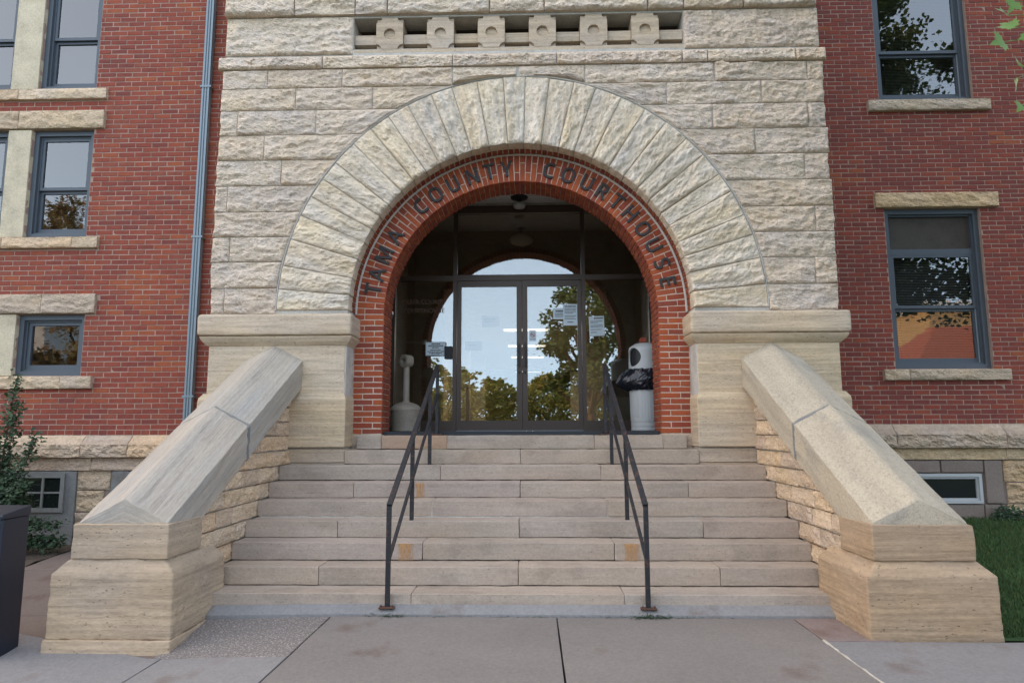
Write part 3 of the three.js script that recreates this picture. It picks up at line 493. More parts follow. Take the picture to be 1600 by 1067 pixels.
// ------------------------------------------------------------------ glazed entrance
const entry = thing('glazed_entrance', 'bronze framed glass entrance with double doors, sidelights and transom', 'entrance', [0, FLOOR, Z_GLASS]);
{
  const z0 = Z_GLASS - .06, z1 = Z_GLASS + .06;
  part(entry, 'frame', join([bx(-1.19, -1.125, FLOOR, 5.47, z0, z1), bx(1.015, 1.08, FLOOR, 5.47, z0, z1), bx(-2.299, -2.19, FLOOR, 5.655, z0, z1), bx(2.16, 2.299, FLOOR, 5.655, z0, z1),
    bx(-2.19, 2.16, 5.47, 5.60, z0, z1), bx(-1.125, 1.015, 4.27, 4.37, z0, z1), bx(-2.19, -1.19, 4.28, 4.36, z0 + .01, z1 - .01), bx(1.08, 2.16, 4.28, 4.36, z0 + .01, z1 - .01),
    bx(-2.19, -1.19, FLOOR, 1.87, z0 + .01, z1 - .01), bx(1.08, 2.16, FLOOR, 1.87, z0 + .01, z1 - .01)]), M.bronze);
  part(entry, 'head_panel', bx(-2.19, 2.16, 5.601, 5.655, z0 + .02, z1 - .03), M.plaster);
  const pane = (p, n, x0, x1, y0, y1, z = Z_GLASS) => { for (const o of [0, -.014]) part(p, n, (() => { const g = new THREE.PlaneGeometry(x1 - x0, y1 - y0); g.translate((x0 + x1) / 2, (y0 + y1) / 2, z + o); return g; })(), M.glassDoor); };
  pane(entry, 'transom_pane', -1.125, 1.015, 4.37, 5.47); pane(entry, 'transom_pane', -2.19, -1.19, 4.36, 5.47); pane(entry, 'transom_pane', 1.08, 2.16, 4.36, 5.47);
  pane(entry, 'sidelight_pane', -2.19, -1.19, 1.87, 4.28); pane(entry, 'sidelight_pane', 1.08, 2.16, 1.87, 4.28);
  for (const [x0, x1, hx] of [[-1.12, -.008, -.06], [-.002, 1.01, .05]]) {
    const zf = Z_GLASS + .045, zb = Z_GLASS - .005, l = x0 < -.5 ? x0 + .072 : .088, r = x0 < -.5 ? -.098 : .942;
    const d = part(entry, 'door', join([bx(x0, l, FLOOR + .012, 4.265, zb, zf), bx(r, x1, FLOOR + .012, 4.265, zb, zf), bx(l, r, 4.165, 4.265, zb, zf), bx(l, r, FLOOR + .012, 1.872, zb, zf)]), M.bronze);
    pane(d, 'door_pane', l, r, 1.872, 4.165, Z_GLASS + .02);
    part(d, 'door_handle', join([bx(hx - .012, hx + .012, 2.78, 3.16, zf + .045, zf + .07), bx(hx - .012, hx + .012, 2.78, 2.81, zf, zf + .045), bx(hx - .012, hx + .012, 3.13, 3.16, zf, zf + .045)]), M.black);
    part(d, 'door_lock', new THREE.CylinderGeometry(.022, .022, .02, 14).rotateX(Math.PI / 2).translate(hx * .9, 2.68, zf + .01), M.rail);
    part(d, 'crash_bar', bx(l, r, 2.70, 2.74, Z_GLASS - .10, Z_GLASS - .06), M.bronze);
  }
  part(entry, 'threshold', bx(-1.12, 1.01, FLOOR + .001, FLOOR + .011, z0, z1 + .05), M.spout);
  part(entry, 'card_reader', bx(-1.33, -1.2, 2.92, 3.13, Z_GLASS + .03, Z_GLASS + .075), M.black);
  const font = globalThis.__font, txt = (s, x, y, size, mat) => { const g = new TextGeometry(s, { font, size, depth: .002, curveSegments: 4 }); g.translate(x, y, Z_GLASS + .003); return part(entry, 'window_lettering', g, mat); };
  const gold = std({ color: lin(.12, .055, .025), roughness: .5 });
  txt('TAMA COUNTY', -2.08, 3.87, .082, gold); txt('COURTHOUSE', -2.06, 3.72, .082, gold);
}
// notices taped to the glass
{
  const sheet = (name, label, x0, x1, y0, y1, z, draw, tilt = 0) => {
    const c = document.createElement('canvas'); c.width = 256; c.height = Math.round(256 * (y1 - y0) / (x1 - x0)); const k = c.getContext('2d'); k.fillStyle = '#e6edf0'; k.fillRect(0, 0, c.width, c.height); draw(k, c.width, c.height);
    const t = new THREE.CanvasTexture(c); t.colorSpace = THREE.SRGBColorSpace;
    const g = new THREE.BoxGeometry(x1 - x0, y1 - y0, .003), m = shade(new THREE.Mesh(g, std({ map: t, roughness: .7, color: lin(.85, .88, .9) }))); m.name = numbered(name); m.position.set((x0 + x1) / 2, (y0 + y1) / 2, z); m.rotation.z = tilt; m.userData = { label, category: 'notice', group: 'notices on the entrance glass' }; scene.add(m);
  };
  const lines = (k, w, h, rows, col = '#2a3138') => { k.fillStyle = col; for (const [y, a, b, t] of rows) { let x = a * w; const q = mk(Math.round(y * 900) + 3); while (x < b * w) { const l = (4 + 14 * q()) * w / 256; k.fillRect(x, y * h, Math.min(l, b * w - x), t * h); x += l + 5 * w / 256; } } };
  const zd = Z_GLASS + .026, zs = Z_GLASS + .006;
  sheet('paper_notice', 'white rounded notice with bold print on the sidelight beside the card reader', -1.66, -1.31, 2.97, 3.21, Z_GLASS + .04, (k, w, h) => { k.strokeStyle = '#55606a'; k.lineWidth = 5; k.strokeRect(4, 4, w - 8, h - 8); lines(k, w, h, [[.12, .3, .72, .07], [.25, .14, .86, .07], [.38, .32, .68, .07], [.55, .25, .75, .06], [.66, .1, .9, .06], [.77, .2, .8, .06], [.87, .3, .7, .05]], '#20242c'); });
  sheet('paper_notice', 'wide white notice taped high on the right hand door', .53, .80, 3.59, 3.78, zd, (k, w, h) => { lines(k, w, h, [[.18, .15, .85, .16], [.45, .1, .9, .07], [.6, .1, .8, .07], [.74, .12, .7, .06]]); });
  sheet('paper_notice', 'tall white notice overlapping the wide one on the right hand door', .70, .94, 3.48, 3.85, zd + .006, (k, w, h) => { lines(k, w, h, [[.08, .12, .9, .06], [.2, .1, .9, .03], [.27, .1, .9, .03], [.34, .1, .9, .03], [.41, .1, .7, .03], [.54, .1, .9, .03], [.61, .1, .8, .03], [.68, .1, .9, .03], [.82, .3, .7, .05]]); });
  sheet('paper_notice', 'white sheet with small print on the sidelight beside the trash can', 1.14, 1.40, 3.30, 3.64, zs, (k, w, h) => { lines(k, w, h, [[.06, .35, .95, .08], [.24, .1, .9, .03], [.31, .1, .6, .03], [.45, .1, .9, .03], [.52, .1, .9, .03], [.66, .1, .8, .03], [.8, .1, .5, .03]]); }, .03);
  sheet('paper_notice', 'small pale sheet high on the left hand door', -.70, -.41, 3.47, 3.66, Z_GLASS + .012, (k, w, h) => { lines(k, w, h, [[.3, .15, .85, .05], [.5, .15, .8, .05]], '#98a5ab'); });
  sheet('paper_notice', 'pale sheet low on the left hand door beside the card reader', -.98, -.70, 3.06, 3.22, Z_GLASS + .012, (k, w, h) => { lines(k, w, h, [[.4, .2, .7, .05]], '#98a5ab'); });
  sheet('smoking_notice', 'small square no smoking sticker near the door meeting stile', .115, .235, 3.22, 3.40, zd, (k, w, h) => { k.strokeStyle = '#a03038'; k.lineWidth = 18; k.beginPath(); k.arc(w / 2, h * .42, w * .32, 0, 7); k.stroke(); k.fillStyle = '#30343a'; k.fillRect(w * .26, h * .39, w * .44, h * .055); k.beginPath(); k.moveTo(w * .28, h * .26); k.lineTo(w * .72, h * .58); k.stroke(); lines(k, w, h, [[.82, .15, .85, .06]]); });
}

// ------------------------------------------------------------------ staircase
const stairs = thing('staircase', 'broad flight of pale sandstone steps up to the arched entrance', 'steps', [0, 0, 2.29]);
{
  const rows = [[-3.03, -1.007, 1.01, 3.03], [-3.03, -2.0, .005, 2.0, 3.03], [-3.03, -1.005, 1.0, 3.03], [-3.03, -2.0, .003, 2.005, 3.03], [-3.03, -1.003, 1.005, 3.03], [-3.03, -1.997, .006, 1.999, 3.03], [-3.03, -.995, 1.003, 3.03], [-2.296, 0, 2.296], [-2.22, -1.885, -.995, .985, 1.9, 2.22]];
  const tints = [[1, .97, .95], [1.02, .98, .96], [1.0, .96, .96], [1.04, 1.01, .98], [.97, .95, .94], [1.05, 1, .95]];
  const stain = tex(128, 128, (u, v) => { const a = tf(u, v, 7, 2, 171, 3), b = tf(u, v, 26, 3, 175, 3), m = ss(.02, .4, u + .3 * (a - .5)) * ss(.98, .6, u + .3 * (b - .5)) * lerp(.55, 1, v) * ss(1, .96, v); return [.50, .27, .11, m * clamp(.34 + .7 * ss(.2, .8, .55 * a + .5 * b), 0, .9)]; });
  const stMat = std({ map: stain, transparent: true, roughness: .95, color: 0xffffff });
  rows.forEach((xs, k) => {
    const zf = .05 + (7 - k) * TREAD, y1 = (k + 1) * RISE, d = k === 8 ? .36 : TREAD + .12;
    for (let i = 0; i < xs.length - 1; i++) {
      const x0 = xs[i] + .0018, x1 = xs[i + 1] - .0018, cx = (x0 + x1) / 2, jig = rr(-.003, .003), jz = rr(-.006, .004);
      let tint = pick(tints); if (k === 8 && i === 1) tint = [1.02, .84, .72]; if (k >= 7 && (i === 2 || k === 8 && i === 2)) tint = [.98, .98, .98];
      const st = part(stairs, 'step_stone', blockGeo(x1 - x0, RISE - .006, d, { r: .010, res: .07, wob: .0045, fq: 8, tint, map: (x, y, z) => [x + cx, y + y1 - RISE / 2 + jig, z + zf - d / 2 + jz] }), M.step);
      for (const [sx, kk, w] of [[-1.19, 2, .24], [1.17, 2, .24], [-1.2, 5, .16]]) if (kk === k && sx > x0 && sx < x1) {
        const g = new THREE.PlaneGeometry(w, RISE * .95); g.translate(Math.min(sx, x1 - w / 2), y1 - RISE / 2 - .002, zf + jz + .0055); part(st, 'rust_stain', g, stMat);
      }
    }
  });
  part(stairs, 'core', bx(-3.0, 3.0, -.25, .9, -.3, 1.0), M.mortar);
  part(stairs, 'core', bx(-2.2, 2.2, .9, 1.45, -.75, -.2), M.mortar);
}

// ------------------------------------------------------------------ cheek walls with gabled copings and pedestals
const SIDE = [[1.0, .92, .8], [1.05, .97, .86], [.92, .84, .76], [1.06, .92, .76], [1.1, 1.02, .92], [.95, .86, .8], [1.02, .92, .78], [.85, .8, .76]];
for (const s of [-1, 1]) {
  const t = thing('stair_cheek_wall', s < 0 ? 'sloping stone cheek wall and pedestal beside the dark drop box' : 'sloping stone cheek wall and pedestal beside the green lawn', 'cheek wall', [s * 3.4, 0, 2], 'cheek walls of the steps');
  part(t, 'core', (() => { const sh = new THREE.Shape([new THREE.Vector2(-2.35, -.25), new THREE.Vector2(0, -.25), new THREE.Vector2(0, 2.3), new THREE.Vector2(-2.35, .9)]); const g = new THREE.ExtrudeGeometry(sh, { depth: .66, bevelEnabled: false }); g.rotateY(Math.PI / 2); g.translate(s > 0 ? 3.07 : -3.73, 0, 0); return metric(g); })(), M.mortar);
  const m = new THREE.Matrix4();
  for (let k = 0; k < 12; k++) {
    const y0 = k * RISE, y1 = y0 + RISE, zs = Math.max(.07, .05 + (7 - k) * TREAD - .12), ze = Math.min(2.4, 2.97 * (1 - ((y0 + y1) / 2 - .55) / 1.72) + .2);
    let z = zs - rr(0, .1); if (ze - zs < .1) continue;
    while (z < ze - .02) {
      let L = rr(.38, .95); if (ze - (z + L) < .16) L = ze - z; const z0 = z + .006, z1 = z + L - .006; z += L; const bow = rr(-.006, .006);
      const g = rockGeo((u, v) => { const zz = lerp(z0, z1, u) + .012 * fbm(v * 3, z0 * 9, 4, 2) * (u > .5 ? 1 : -1), yy = lerp(y0 + .007, y1 - .007, v) + bow * Math.sin(u * 3) + .006 * fbm(zz * 9, k + v * 2, 3, 2); return s > 0 ? [zz, yy] : [-(z0 + z1 - zz), yy]; }, L, RISE, { amp: .018, res: .024, depth: .05, tint: pick(SIDE) });
      // mirrored plane: local x runs along +z on the right wall, along -z on the left
      m.makeBasis(new THREE.Vector3(0, 0, s > 0 ? 1 : -1), new THREE.Vector3(0, 1, 0), new THREE.Vector3(-s, 0, 0)).setPosition(s * 3.035, 0, 0); g.applyMatrix4(m);
      part(t, 'rubble_stone', g, M.rock);
    }
  }
  const cs = (t0, t1, tint, endWob) => blockGeo(.79, .57, 1, {
    r: .014, res: .0655, wob: .009, fq: 12, tint, flip: true, uvScale: 1, map: (x, y, z) => {
      const q = clamp(x / .395, -1, 1), t = lerp(t1, t0, z + .5), f = y / .57 + .5, ar = lerp(.55, 2.27, t);
      return [s * lerp(3.43, 3.295, t) + s * x * 1.0 * (1) * s * s, ar + f * (.37 + .205 * (1 - Math.abs(q))) + .004 * fbm(x * 9, t * 30, s, 2), 2.972 * (1 - t)];
    }
  });
  const c1 = cs(0, .4945, s < 0 ? [1.02, 1.0, 1.0] : [1.08, 1.05, 1.0]), c2 = cs(.5055, 1.004, s < 0 ? [1.0, 1.0, 1.01] : [1.05, 1.03, 1.0]);
  for (const g of [c1, c2]) { const u = g.attributes.uv; for (let i = 0; i < u.count; i++) u.setX(i, u.getX(i) * 1.7); part(t, 'coping_stone', g, s < 0 ? M.cope : M.copeGrit); }
  part(t, 'coping_joint', cs(.492, .508, [1, 1, 1]).translate(0, -.014, 0), M.concCool);
  part(t, 'cap_stone', blockGeo(.85, .295, .62, { r: .012, tint: s < 0 ? [.88, .82, .74] : [.74, .66, .58], wob: .008, map: (x, y, z) => [x + s * 3.432, y + .765, z + 2.69] }), M.band);
  part(t, 'pedestal', blockGeo(1.07, .66, 1.0, { r: .024, res: .032, wob: .008, fq: 13, tint: s < 0 ? [.85, .79, .71] : [.76, .675, .585], map: (x, y, z) => { const Y = y + .29, k = clamp((Y - .50) / .11, 0, 1), e = 1 - .205 * k + .018 * clamp((.5 - Y) / .5, 0, 1); return [x * e + s * 3.455, Y, z * lerp(1, .86, k) + 2.55]; } }), M.band);
  part(t, 'plinth', blockGeo(1.11, .24, 1.04, { r: .016, wob: .008, tint: [.9, .85, .8], map: (x, y, z) => [x + s * 3.455, y - (s < 0 ? .155 : .165), z + 2.555] }), M.band);
}

// ------------------------------------------------------------------ handrails
for (const s of [-1, 1]) {
  const t = thing('handrail', s < 0 ? 'black steel handrail in front of the ash receptacle' : 'black steel handrail in front of the trash can', 'handrail', [s * 1.22, 0, 2.34], 'handrails on the steps');
  const x = s * 1.222, xt = s * 1.15, w = .042;
  const A = [x, 1.0, 2.34], B = [xt, 2.60, -.4], at = (z) => { const k = (2.34 - z) / 2.74; return [lerp(x, xt, k), lerp(A[1], B[1], k), z]; };
  part(t, 'top_rail', join([bar(A, B, .05, .03)]), M.rail);
  part(t, 'lower_rail', bar([x, .49, 2.318], [xt, 2.19, -.378], .03, .03), M.rail);
  for (const [z, y, px] of [[2.34, .06, x], [1.25, 3 * RISE, 0], [.15, 6 * RISE, 0], [-.4, 9 * RISE, xt]]) {
    const q = at(z), xx = px || q[0], p = part(t, 'post', bar([xx, y + .008, z], [xx, q[1] - .006, z], w, w), M.rail);
    part(p, 'base_plate', blockGeo(.15, .014, .11, { r: .005, wob: .004, map: (a, b, c) => [a + xx, b + y + .007, c + z] }), M.rust);
    for (const bxx of [-.055, .055]) part(p, 'bolt', new THREE.CylinderGeometry(.009, .009, .02, 8).translate(xx + bxx, y + .022, z + .03), M.rust);
  }
}

// ------------------------------------------------------------------ windows
const frameRect = (x0, x1, y0, y1, w, z0, z1, wb = w) => [bx(x0, x0 + w, y0, y1, z0, z1), bx(x1 - w, x1, y0, y1, z0, z1), bx(x0 + w, x1 - w, y1 - w, y1, z0, z1), bx(x0 + w, x1 - w, y0, y0 + wb, z0, z1)];
const plane = (x0, x1, y0, y1, z) => { const g = new THREE.PlaneGeometry(x1 - x0, y1 - y0); g.translate((x0 + x1) / 2, (y0 + y1) / 2, z); return g; };
function hungWindow(parent, zw, x0, x1, y0, y1, meet, { panel = 0, blind = 0, w = .075, fixed = false, shadeLow = false } = {}) {
  const win = part(parent, 'window', join([...frameRect(x0, x1, y0, y1, w, zw - .21, zw - .06), ...frameRect(x0 + w, x1 - w, y0 + w, y1 - w, .028, zw - .20, zw - .105)]), M.frame);
  let a = x0 + w + .028, b = x1 - w - .028, lo = y0 + w + .028, hi = y1 - w - .028;
  if (panel) { part(win, 'head_panel', bx(a, b, panel + .07, hi, zw - .17, zw - .15), M.panel); part(win, 'transom_bar', bx(a, b, panel - .02, panel + .07, zw - .2, zw - .11), M.frame); hi = panel - .02; }
  const pn = (p, x0, x1, y0, y1, z, g) => { const m = part(p, 'pane', plane(x0, x1, y0, y1, 0), M.glass, [0, 0, z]); m.rotation.set(0, 0, 0); return m; };
  const sw = .042;
  if (fixed) { const s = part(win, 'sash', join(frameRect(a, b, lo, hi, .05, zw - .19, zw - .13, .07)), M.frame); pn(s, a + .05, b - .05, lo + .07, hi - .05, zw - .16); }
  else {
    const us = part(win, 'upper_sash', join(frameRect(a, b, meet, hi, sw, zw - .155, zw - .115, .05)), M.frame); pn(us, a + sw, b - sw, meet + .05, hi - sw, zw - .135);
    const ls = part(win, 'lower_sash', join(frameRect(a, b, lo, meet - .002, sw, zw - .20, zw - .157, .07)), M.frame); pn(ls, a + sw, b - sw, lo + .07, meet - sw, zw - .18);
    part(win, 'sash_track', join([bx(b - .012, b - .002, lo, meet, zw - .155, zw - .14)]), M.frameLight);
  }
  if (blind) { const sl = []; for (let y = lo + .03; y < hi; y += .026) sl.push(new THREE.BoxGeometry(b - a - .03, .0015, .02).rotateX(.55).translate((a + b) / 2, y, zw - .25)); const m = part(win, 'blind', join(sl), M.blind); m.userData.kind = 'stuff'; }
  if (shadeLow) part(win, 'screen', bx(a + sw, b - sw, lo + .07, meet - sw, zw - .225, zw - .222), M.panel);
  const room = new THREE.BoxGeometry(x1 - x0 + .5, y1 - y0 + .5, 2.6); { const ix = Array.from(room.index.array); ix.splice(24, 6); room.setIndex(ix); } room.translate((x0 + x1) / 2, (y0 + y1) / 2, zw - .36 - 1.3);
  part(win, 'room', room, M.room);
  return win;
}
const stoneStrip = (p, name, xs, y0, y1, zw, out, o = {}) => { for (let i = 0; i < xs.length - 1; i++) part(p, name, rockRect(xs[i] + .004, xs[i + 1] - .004, y0, y1, { z0: zw + out, depth: out + .22, amp: .035, res: .024, tint: pick(SIDE).map(c => c * .93), ...o }), M.rock); };
// a weathered water table: sloped smooth top, rock-faced below
function waterTable(p, xs, y0, y1, zw) {
  for (let i = 0; i < xs.length - 1; i++) {
    const g = rockRect(xs[i] + .005, xs[i + 1] - .005, y0, y1, { z0: zw + .13, depth: .4, amp: .05, res: .024, tint: pick(SIDE).map(c => c * .92) }), q = g.attributes.position, ym = lerp(y0, y1, .58);
    for (let k = 0; k < q.count; k++) { const y = q.getY(k), t = clamp((y - ym) / (y1 - ym), 0, 1); if (q.getZ(k) > zw - .1) q.setZ(k, lerp(q.getZ(k), zw + lerp(.13, .0, t), t > 0 ? Math.min(1, t * 4) : 0)); }
    g.computeVertexNormals(); part(p, 'water_table_stone', g, M.rock);
  }
}
function wallMass(p, x0, x1, y0, y1, z, holes, mat) {
  const s = new THREE.Shape([new THREE.Vector2(x0, y0), new THREE.Vector2(x1, y0), new THREE.Vector2(x1, y1), new THREE.Vector2(x0, y1)]);
  for (const [a, b, c, d] of holes) s.holes.push(new THREE.Path([new THREE.Vector2(a, c), new THREE.Vector2(a, d), new THREE.Vector2(b, d), new THREE.Vector2(b, c)]));
  const g = new THREE.ExtrudeGeometry(s, { depth: .34, bevelEnabled: false }); g.translate(0, 0, z - .3445); part(p, 'wall', metric(g), mat);
}

// ------------------------------------------------------------------ brick wing with the paired windows and the downspout
{
  const z = -1.0, t = thing('brick_wing', 'red brick wing with stone mullioned windows beside the downspout', 'building', [-7, 0, z]);
  const tone = (x, y) => { const v = R() + .9 * fbm(x * .7, y * .9, 11, 3); return v < .0 ? 6 : v < .16 ? 2 : v < .42 ? 1 : v < .66 ? 0 : v < .82 ? 4 : v < .97 ? 3 : 5; };
  const win = [[-7.62, -6.69, 7.07, 9.1], [-9.0, -8.06, 7.07, 9.1], [-7.65, -6.67, 4.665, 6.395], [-9.0, -8.02, 4.665, 6.395], [-7.63, -6.59, 2.535, 3.465], [-9.0, -8.0, 2.535, 3.465]];
  wallMass(t, -10, -4.1, 1.14, 9.2, z, win, M.mortarBrick);
  part(t, 'wall', join([bx(-32, -10.001, -.3, 13, z - .35, z - .01), bx(-10, -4.1, 9.201, 13, z - .35, z - .01), bx(-32, -31.65, -.3, 13, -16, z - .351), bx(-32, -4.0, -.3, 13, -16.35, -16.001), bx(-4.4, -4.0, -.3, 13, -16, -3.3)]), M.brickMass);
  part(t, 'foundation', bx(-10, -4.1, -.3, 1.14, z - .35, z - .012), M.concPatch);
  part(t, 'roof', bx(-32.3, -3.9, 13.001, 13.3, -16.6, -.6), M.plasterDark);
  const open = [[-9.0, -6.69, 7.06, 9.1], [-9.2, -6.49, 6.88, 7.06], [-9.2, -6.5, 6.40, 6.70], [-9.0, -6.67, 4.66, 6.40], [-9.15, -6.455, 4.48, 4.66], [-9.15, -6.42, 3.47, 3.775], [-9.0, -6.59, 2.53, 3.47], [-9.15, -6.385, 2.335, 2.53]];
  const kit = [1, 2, 3, 4].map(i => brickGeo(.255 - .0115, .0778 - .0115, .1, 40 + i));
  layBricks(t, wallBricks(-10, -4.15, 1.655, 9.2, z, .255, .0778, open, tone), kit, BM, BRICK_TONES);
  for (const [x0, x1, y0, y1, ww] of [[-8.06, -7.62, 7.07, 9.1], [-8.02, -7.65, 4.665, 6.395], [-8.0, -7.63, 2.535, 3.465]]) part(t, 'stone_mullion', blockGeo(x1 - x0, y1 - y0, .34, { r: .01, map: (x, y, q) => [x + (x0 + x1) / 2, y + (y0 + y1) / 2, q + z - .15] }), M.mullion);
  stoneStrip(t, 'sill', [-9.2, -7.9, -6.49], 6.885, 7.055, z, .05); stoneStrip(t, 'lintel', [-9.2, -7.86, -6.5], 6.405, 6.695, z, .045);
  stoneStrip(t, 'sill', [-9.15, -7.95, -6.85, -6.455], 4.485, 4.655, z, .05); stoneStrip(t, 'lintel', [-9.15, -7.9, -7.25, -6.42], 3.475, 3.77, z, .045);
  stoneStrip(t, 'sill', [-9.15, -6.86, -6.385], 2.34, 2.525, z, .05);
  hungWindow(t, z, -7.62, -6.69, 7.07, 9.1, 7.96, { shadeLow: true }); hungWindow(t, z, -9.0, -8.06, 7.07, 9.1, 7.96);
  hungWindow(t, z, -7.65, -6.67, 4.665, 6.395, 5.45); hungWindow(t, z, -9.0, -8.02, 4.665, 6.395, 5.45);
  hungWindow(t, z, -7.63, -6.59, 2.535, 3.465, 0, { fixed: true }); hungWindow(t, z, -9.0, -8.0, 2.535, 3.465, 0, { fixed: true });
  waterTable(t, [-10, -8.3, -6.42, -5.72, -4.15], 1.335, 1.652, z);
  stoneStrip(t, 'base_band', [-10, -8.0, -6.3, -5.2, -4.15], 1.145, 1.33, z, .035, { amp: .02 });
  // basement: rough stones, a cement patch and a small grey window
  for (const [x0, x1, y0, y1] of [[-6.5, -6.02, .86, 1.14], [-6.5, -6.1, .55, .855], [-6.5, -5.95, .2, .545], [-6.5, -6.05, -.1, .195]]) part(t, 'basement_stone', rockRect(x0, x1, y0 + .004, y1 - .004, { z0: z + .0, depth: .1, amp: .045, tint: pick(SIDE).map(c => c * .85) }), M.rock);
  part(t, 'cement_patch', blockGeo(1.85, 1.35, .06, { r: .015, wob: .012, res: .06, map: (x, y, q) => [x - 5.06 + .03 * fbm(y * 4, 3, 3), y + .46, q + z] }), M.concCool);
  part(t, 'cement_surround', blockGeo(1.5, 1.24, .05, { r: .01, wob: .004, map: (x, y, q) => [x - 7.26, y + .515, q + z - .0] }), M.concCool);
  const bw = part(t, 'basement_window', join([...frameRect(-7.75, -6.66, .55, 1.10, .06, z + .027, z + .06), bx(-7.31, -7.28, .61, 1.04, z + .027, z + .055), bx(-7.0, -6.97, .61, 1.04, z + .027, z + .055), bx(-7.69, -7.31, .815, .84, z + .027, z + .05), bx(-7.28, -7.0, .815, .84, z + .027, z + .05), bx(-6.97, -6.72, .815, .84, z + .027, z + .05)]), M.concCool);
  part(bw, 'pane', plane(-7.69, -6.72, .61, 1.04, z + .034), std({ color: lin(.012, .016, .015), roughness: .06 }));
}
// ------------------------------------------------------------------ brick wing on the lawn side
{
  const z = -1.5, t = thing('brick_wing', 'dark red brick wing with tall sash windows above the lawn', 'building', [7, 0, z]);
  const tone = (x, y) => { const v = R() + .9 * fbm(x * .7, y * .9, 21, 3); return v < .26 ? 6 : v < .56 ? 2 : v < .78 ? 1 : v < .9 ? 7 : v < .97 ? 0 : v < 1.06 ? 3 : 5; };
  const L = .2465, Hc = .0728, win = [[5.68, 7.14, 2.615, 5.125], [5.73, 7.21, 6.905, 9.1]];
  wallMass(t, 4.1, 10, 1.26, 9.2, z, win, M.mortarBrick);
  part(t, 'wall', join([bx(10.001, 20, -.3, 13, z - .35, z - .01), bx(4.1, 10, 9.201, 13, z - .35, z - .01), bx(19.65, 20, -.3, 13, -16, z - .351), bx(4.0, 20, -.3, 13, -16.35, -16.001), bx(4.0, 4.4, -.3, 13, -16, -3.3)]), M.brickMass);
  part(t, 'foundation', bx(4.1, 10, -.3, 1.26, z - .35, z - .012), M.concPatch);
  part(t, 'roof', bx(3.9, 20.3, 13.001, 13.3, -16.6, -1.1), M.plasterDark);
  const open = [[5.68, 7.14, 2.61, 5.13], [5.53, 7.42, 5.13, 5.37], [5.48, 7.36, 2.44, 2.61], [5.73, 7.21, 6.90, 9.1], [5.53, 7.44, 6.71, 6.90]];
  const kit = [1, 2, 3, 4].map(i => brickGeo(L - .0115, Hc - .0115, .1, 60 + i));
  layBricks(t, wallBricks(4.15, 10, 1.785, 9.2, z, L, Hc, open, tone), kit, BM, BRICK_TONES);
  stoneStrip(t, 'lintel', [5.53, 7.42], 5.135, 5.365, z, .05, { tint: [.98, .84, .64] }); stoneStrip(t, 'sill', [5.48, 5.85, 7.36], 2.445, 2.605, z, .06, { tint: [.86, .8, .72] }); stoneStrip(t, 'sill', [5.53, 7.44], 6.715, 6.895, z, .06, { tint: [.86, .82, .76] });
  hungWindow(t, z, 5.68, 7.14, 2.615, 5.125, 3.56, { panel: 4.43, blind: 1 }); hungWindow(t, z, 5.73, 7.21, 6.905, 9.1, 7.76, { blind: 1 });
  waterTable(t, [4.15, 5.55, 7.15, 8.6, 10], 1.435, 1.782, z);
  stoneStrip(t, 'base_band', [4.15, 5.5, 7.18, 8.8, 10], 1.262, 1.43, z, .04, { amp: .02, tint: [.95, .84, .66] });
  for (const [x0, x1, y0, y1] of [[7.13, 8.3, .93, 1.255], [7.16, 8.1, .62, .925], [7.14, 8.4, .2, .615], [8.3, 9.6, .93, 1.255], [8.1, 9.2, .62, .925]]) part(t, 'basement_stone', rockRect(x0 + .005, x1 - .005, y0 + .005, y1 - .005, { z0: z, depth: .1, amp: .05, tint: [.9, .76, .58] }), M.rock);
  for (const [x0, x1, y0, y1] of [[4.2, 5.62, 1.07, 1.25], [5.63, 6.2, 1.07, 1.25], [6.21, 6.83, 1.07, 1.25], [6.84, 7.1, .62, 1.25], [6.8, 7.1, .25, .61], [4.2, 6.79, .25, .61]]) part(t, 'cement_block', blockGeo(x1 - x0 - .008, y1 - y0 - .008, .08, { r: .012, wob: .006, map: (x, y, q) => [x + (x0 + x1) / 2, y + (y0 + y1) / 2, q + z + .0] }), M.concPatch);
  const bw = part(t, 'basement_window', join([...frameRect(5.45, 6.78, .625, 1.055, .045, z - .05, z + .055), ...frameRect(5.495, 6.735, .67, 1.01, .03, z - .04, z + .03)]), M.canGrey);
  part(bw, 'pane', plane(5.525, 6.705, .70, .98, z + .005), std({ color: lin(.01, .011, .014), roughness: .08 }));
}
// ------------------------------------------------------------------ downspout
{
  const t = thing('downspout', 'blue grey corrugated metal downspout on the brick wall', 'downspout', [-4.88, 0, -.93]);
  const sh = new THREE.Shape(); const w = .058, d = .045, pts = []; for (const [a, b] of [[-w, -d], [-.03, -d], [-.02, -d + .012], [-.01, -d], [.01, -d], [.02, -d + .012], [.03, -d], [w, -d], [w, -.01], [w - .01, 0], [w, .01], [w, d], [.034, d], [.024, d - .012], [.012, d], [-.012, d], [-.024, d - .012], [-.034, d], [-w, d], [-w, .01], [-w + .01, 0], [-w, -.01]]) pts.push(new THREE.Vector2(a, b)); sh.setFromPoints(pts);
  for (const [y0, y1, k] of [[-.1, 3.06, 1], [3.06, 5.7, 1.03], [5.7, 9.6, 1]]) { const g = new THREE.ExtrudeGeometry(sh, { depth: y1 - y0, bevelEnabled: false }); g.rotateX(-Math.PI / 2); g.scale(k, 1, k); g.translate(-4.88 + (y0 > 5 ? -.0 : 0), y0, -.925); part(t, 'pipe', metric(g), M.spout); }
  for (const y of [2.2, 4.6, 7.0]) part(t, 'strap', bx(-4.965, -4.795, y, y + .03, -.985, -.872), M.spout);
}

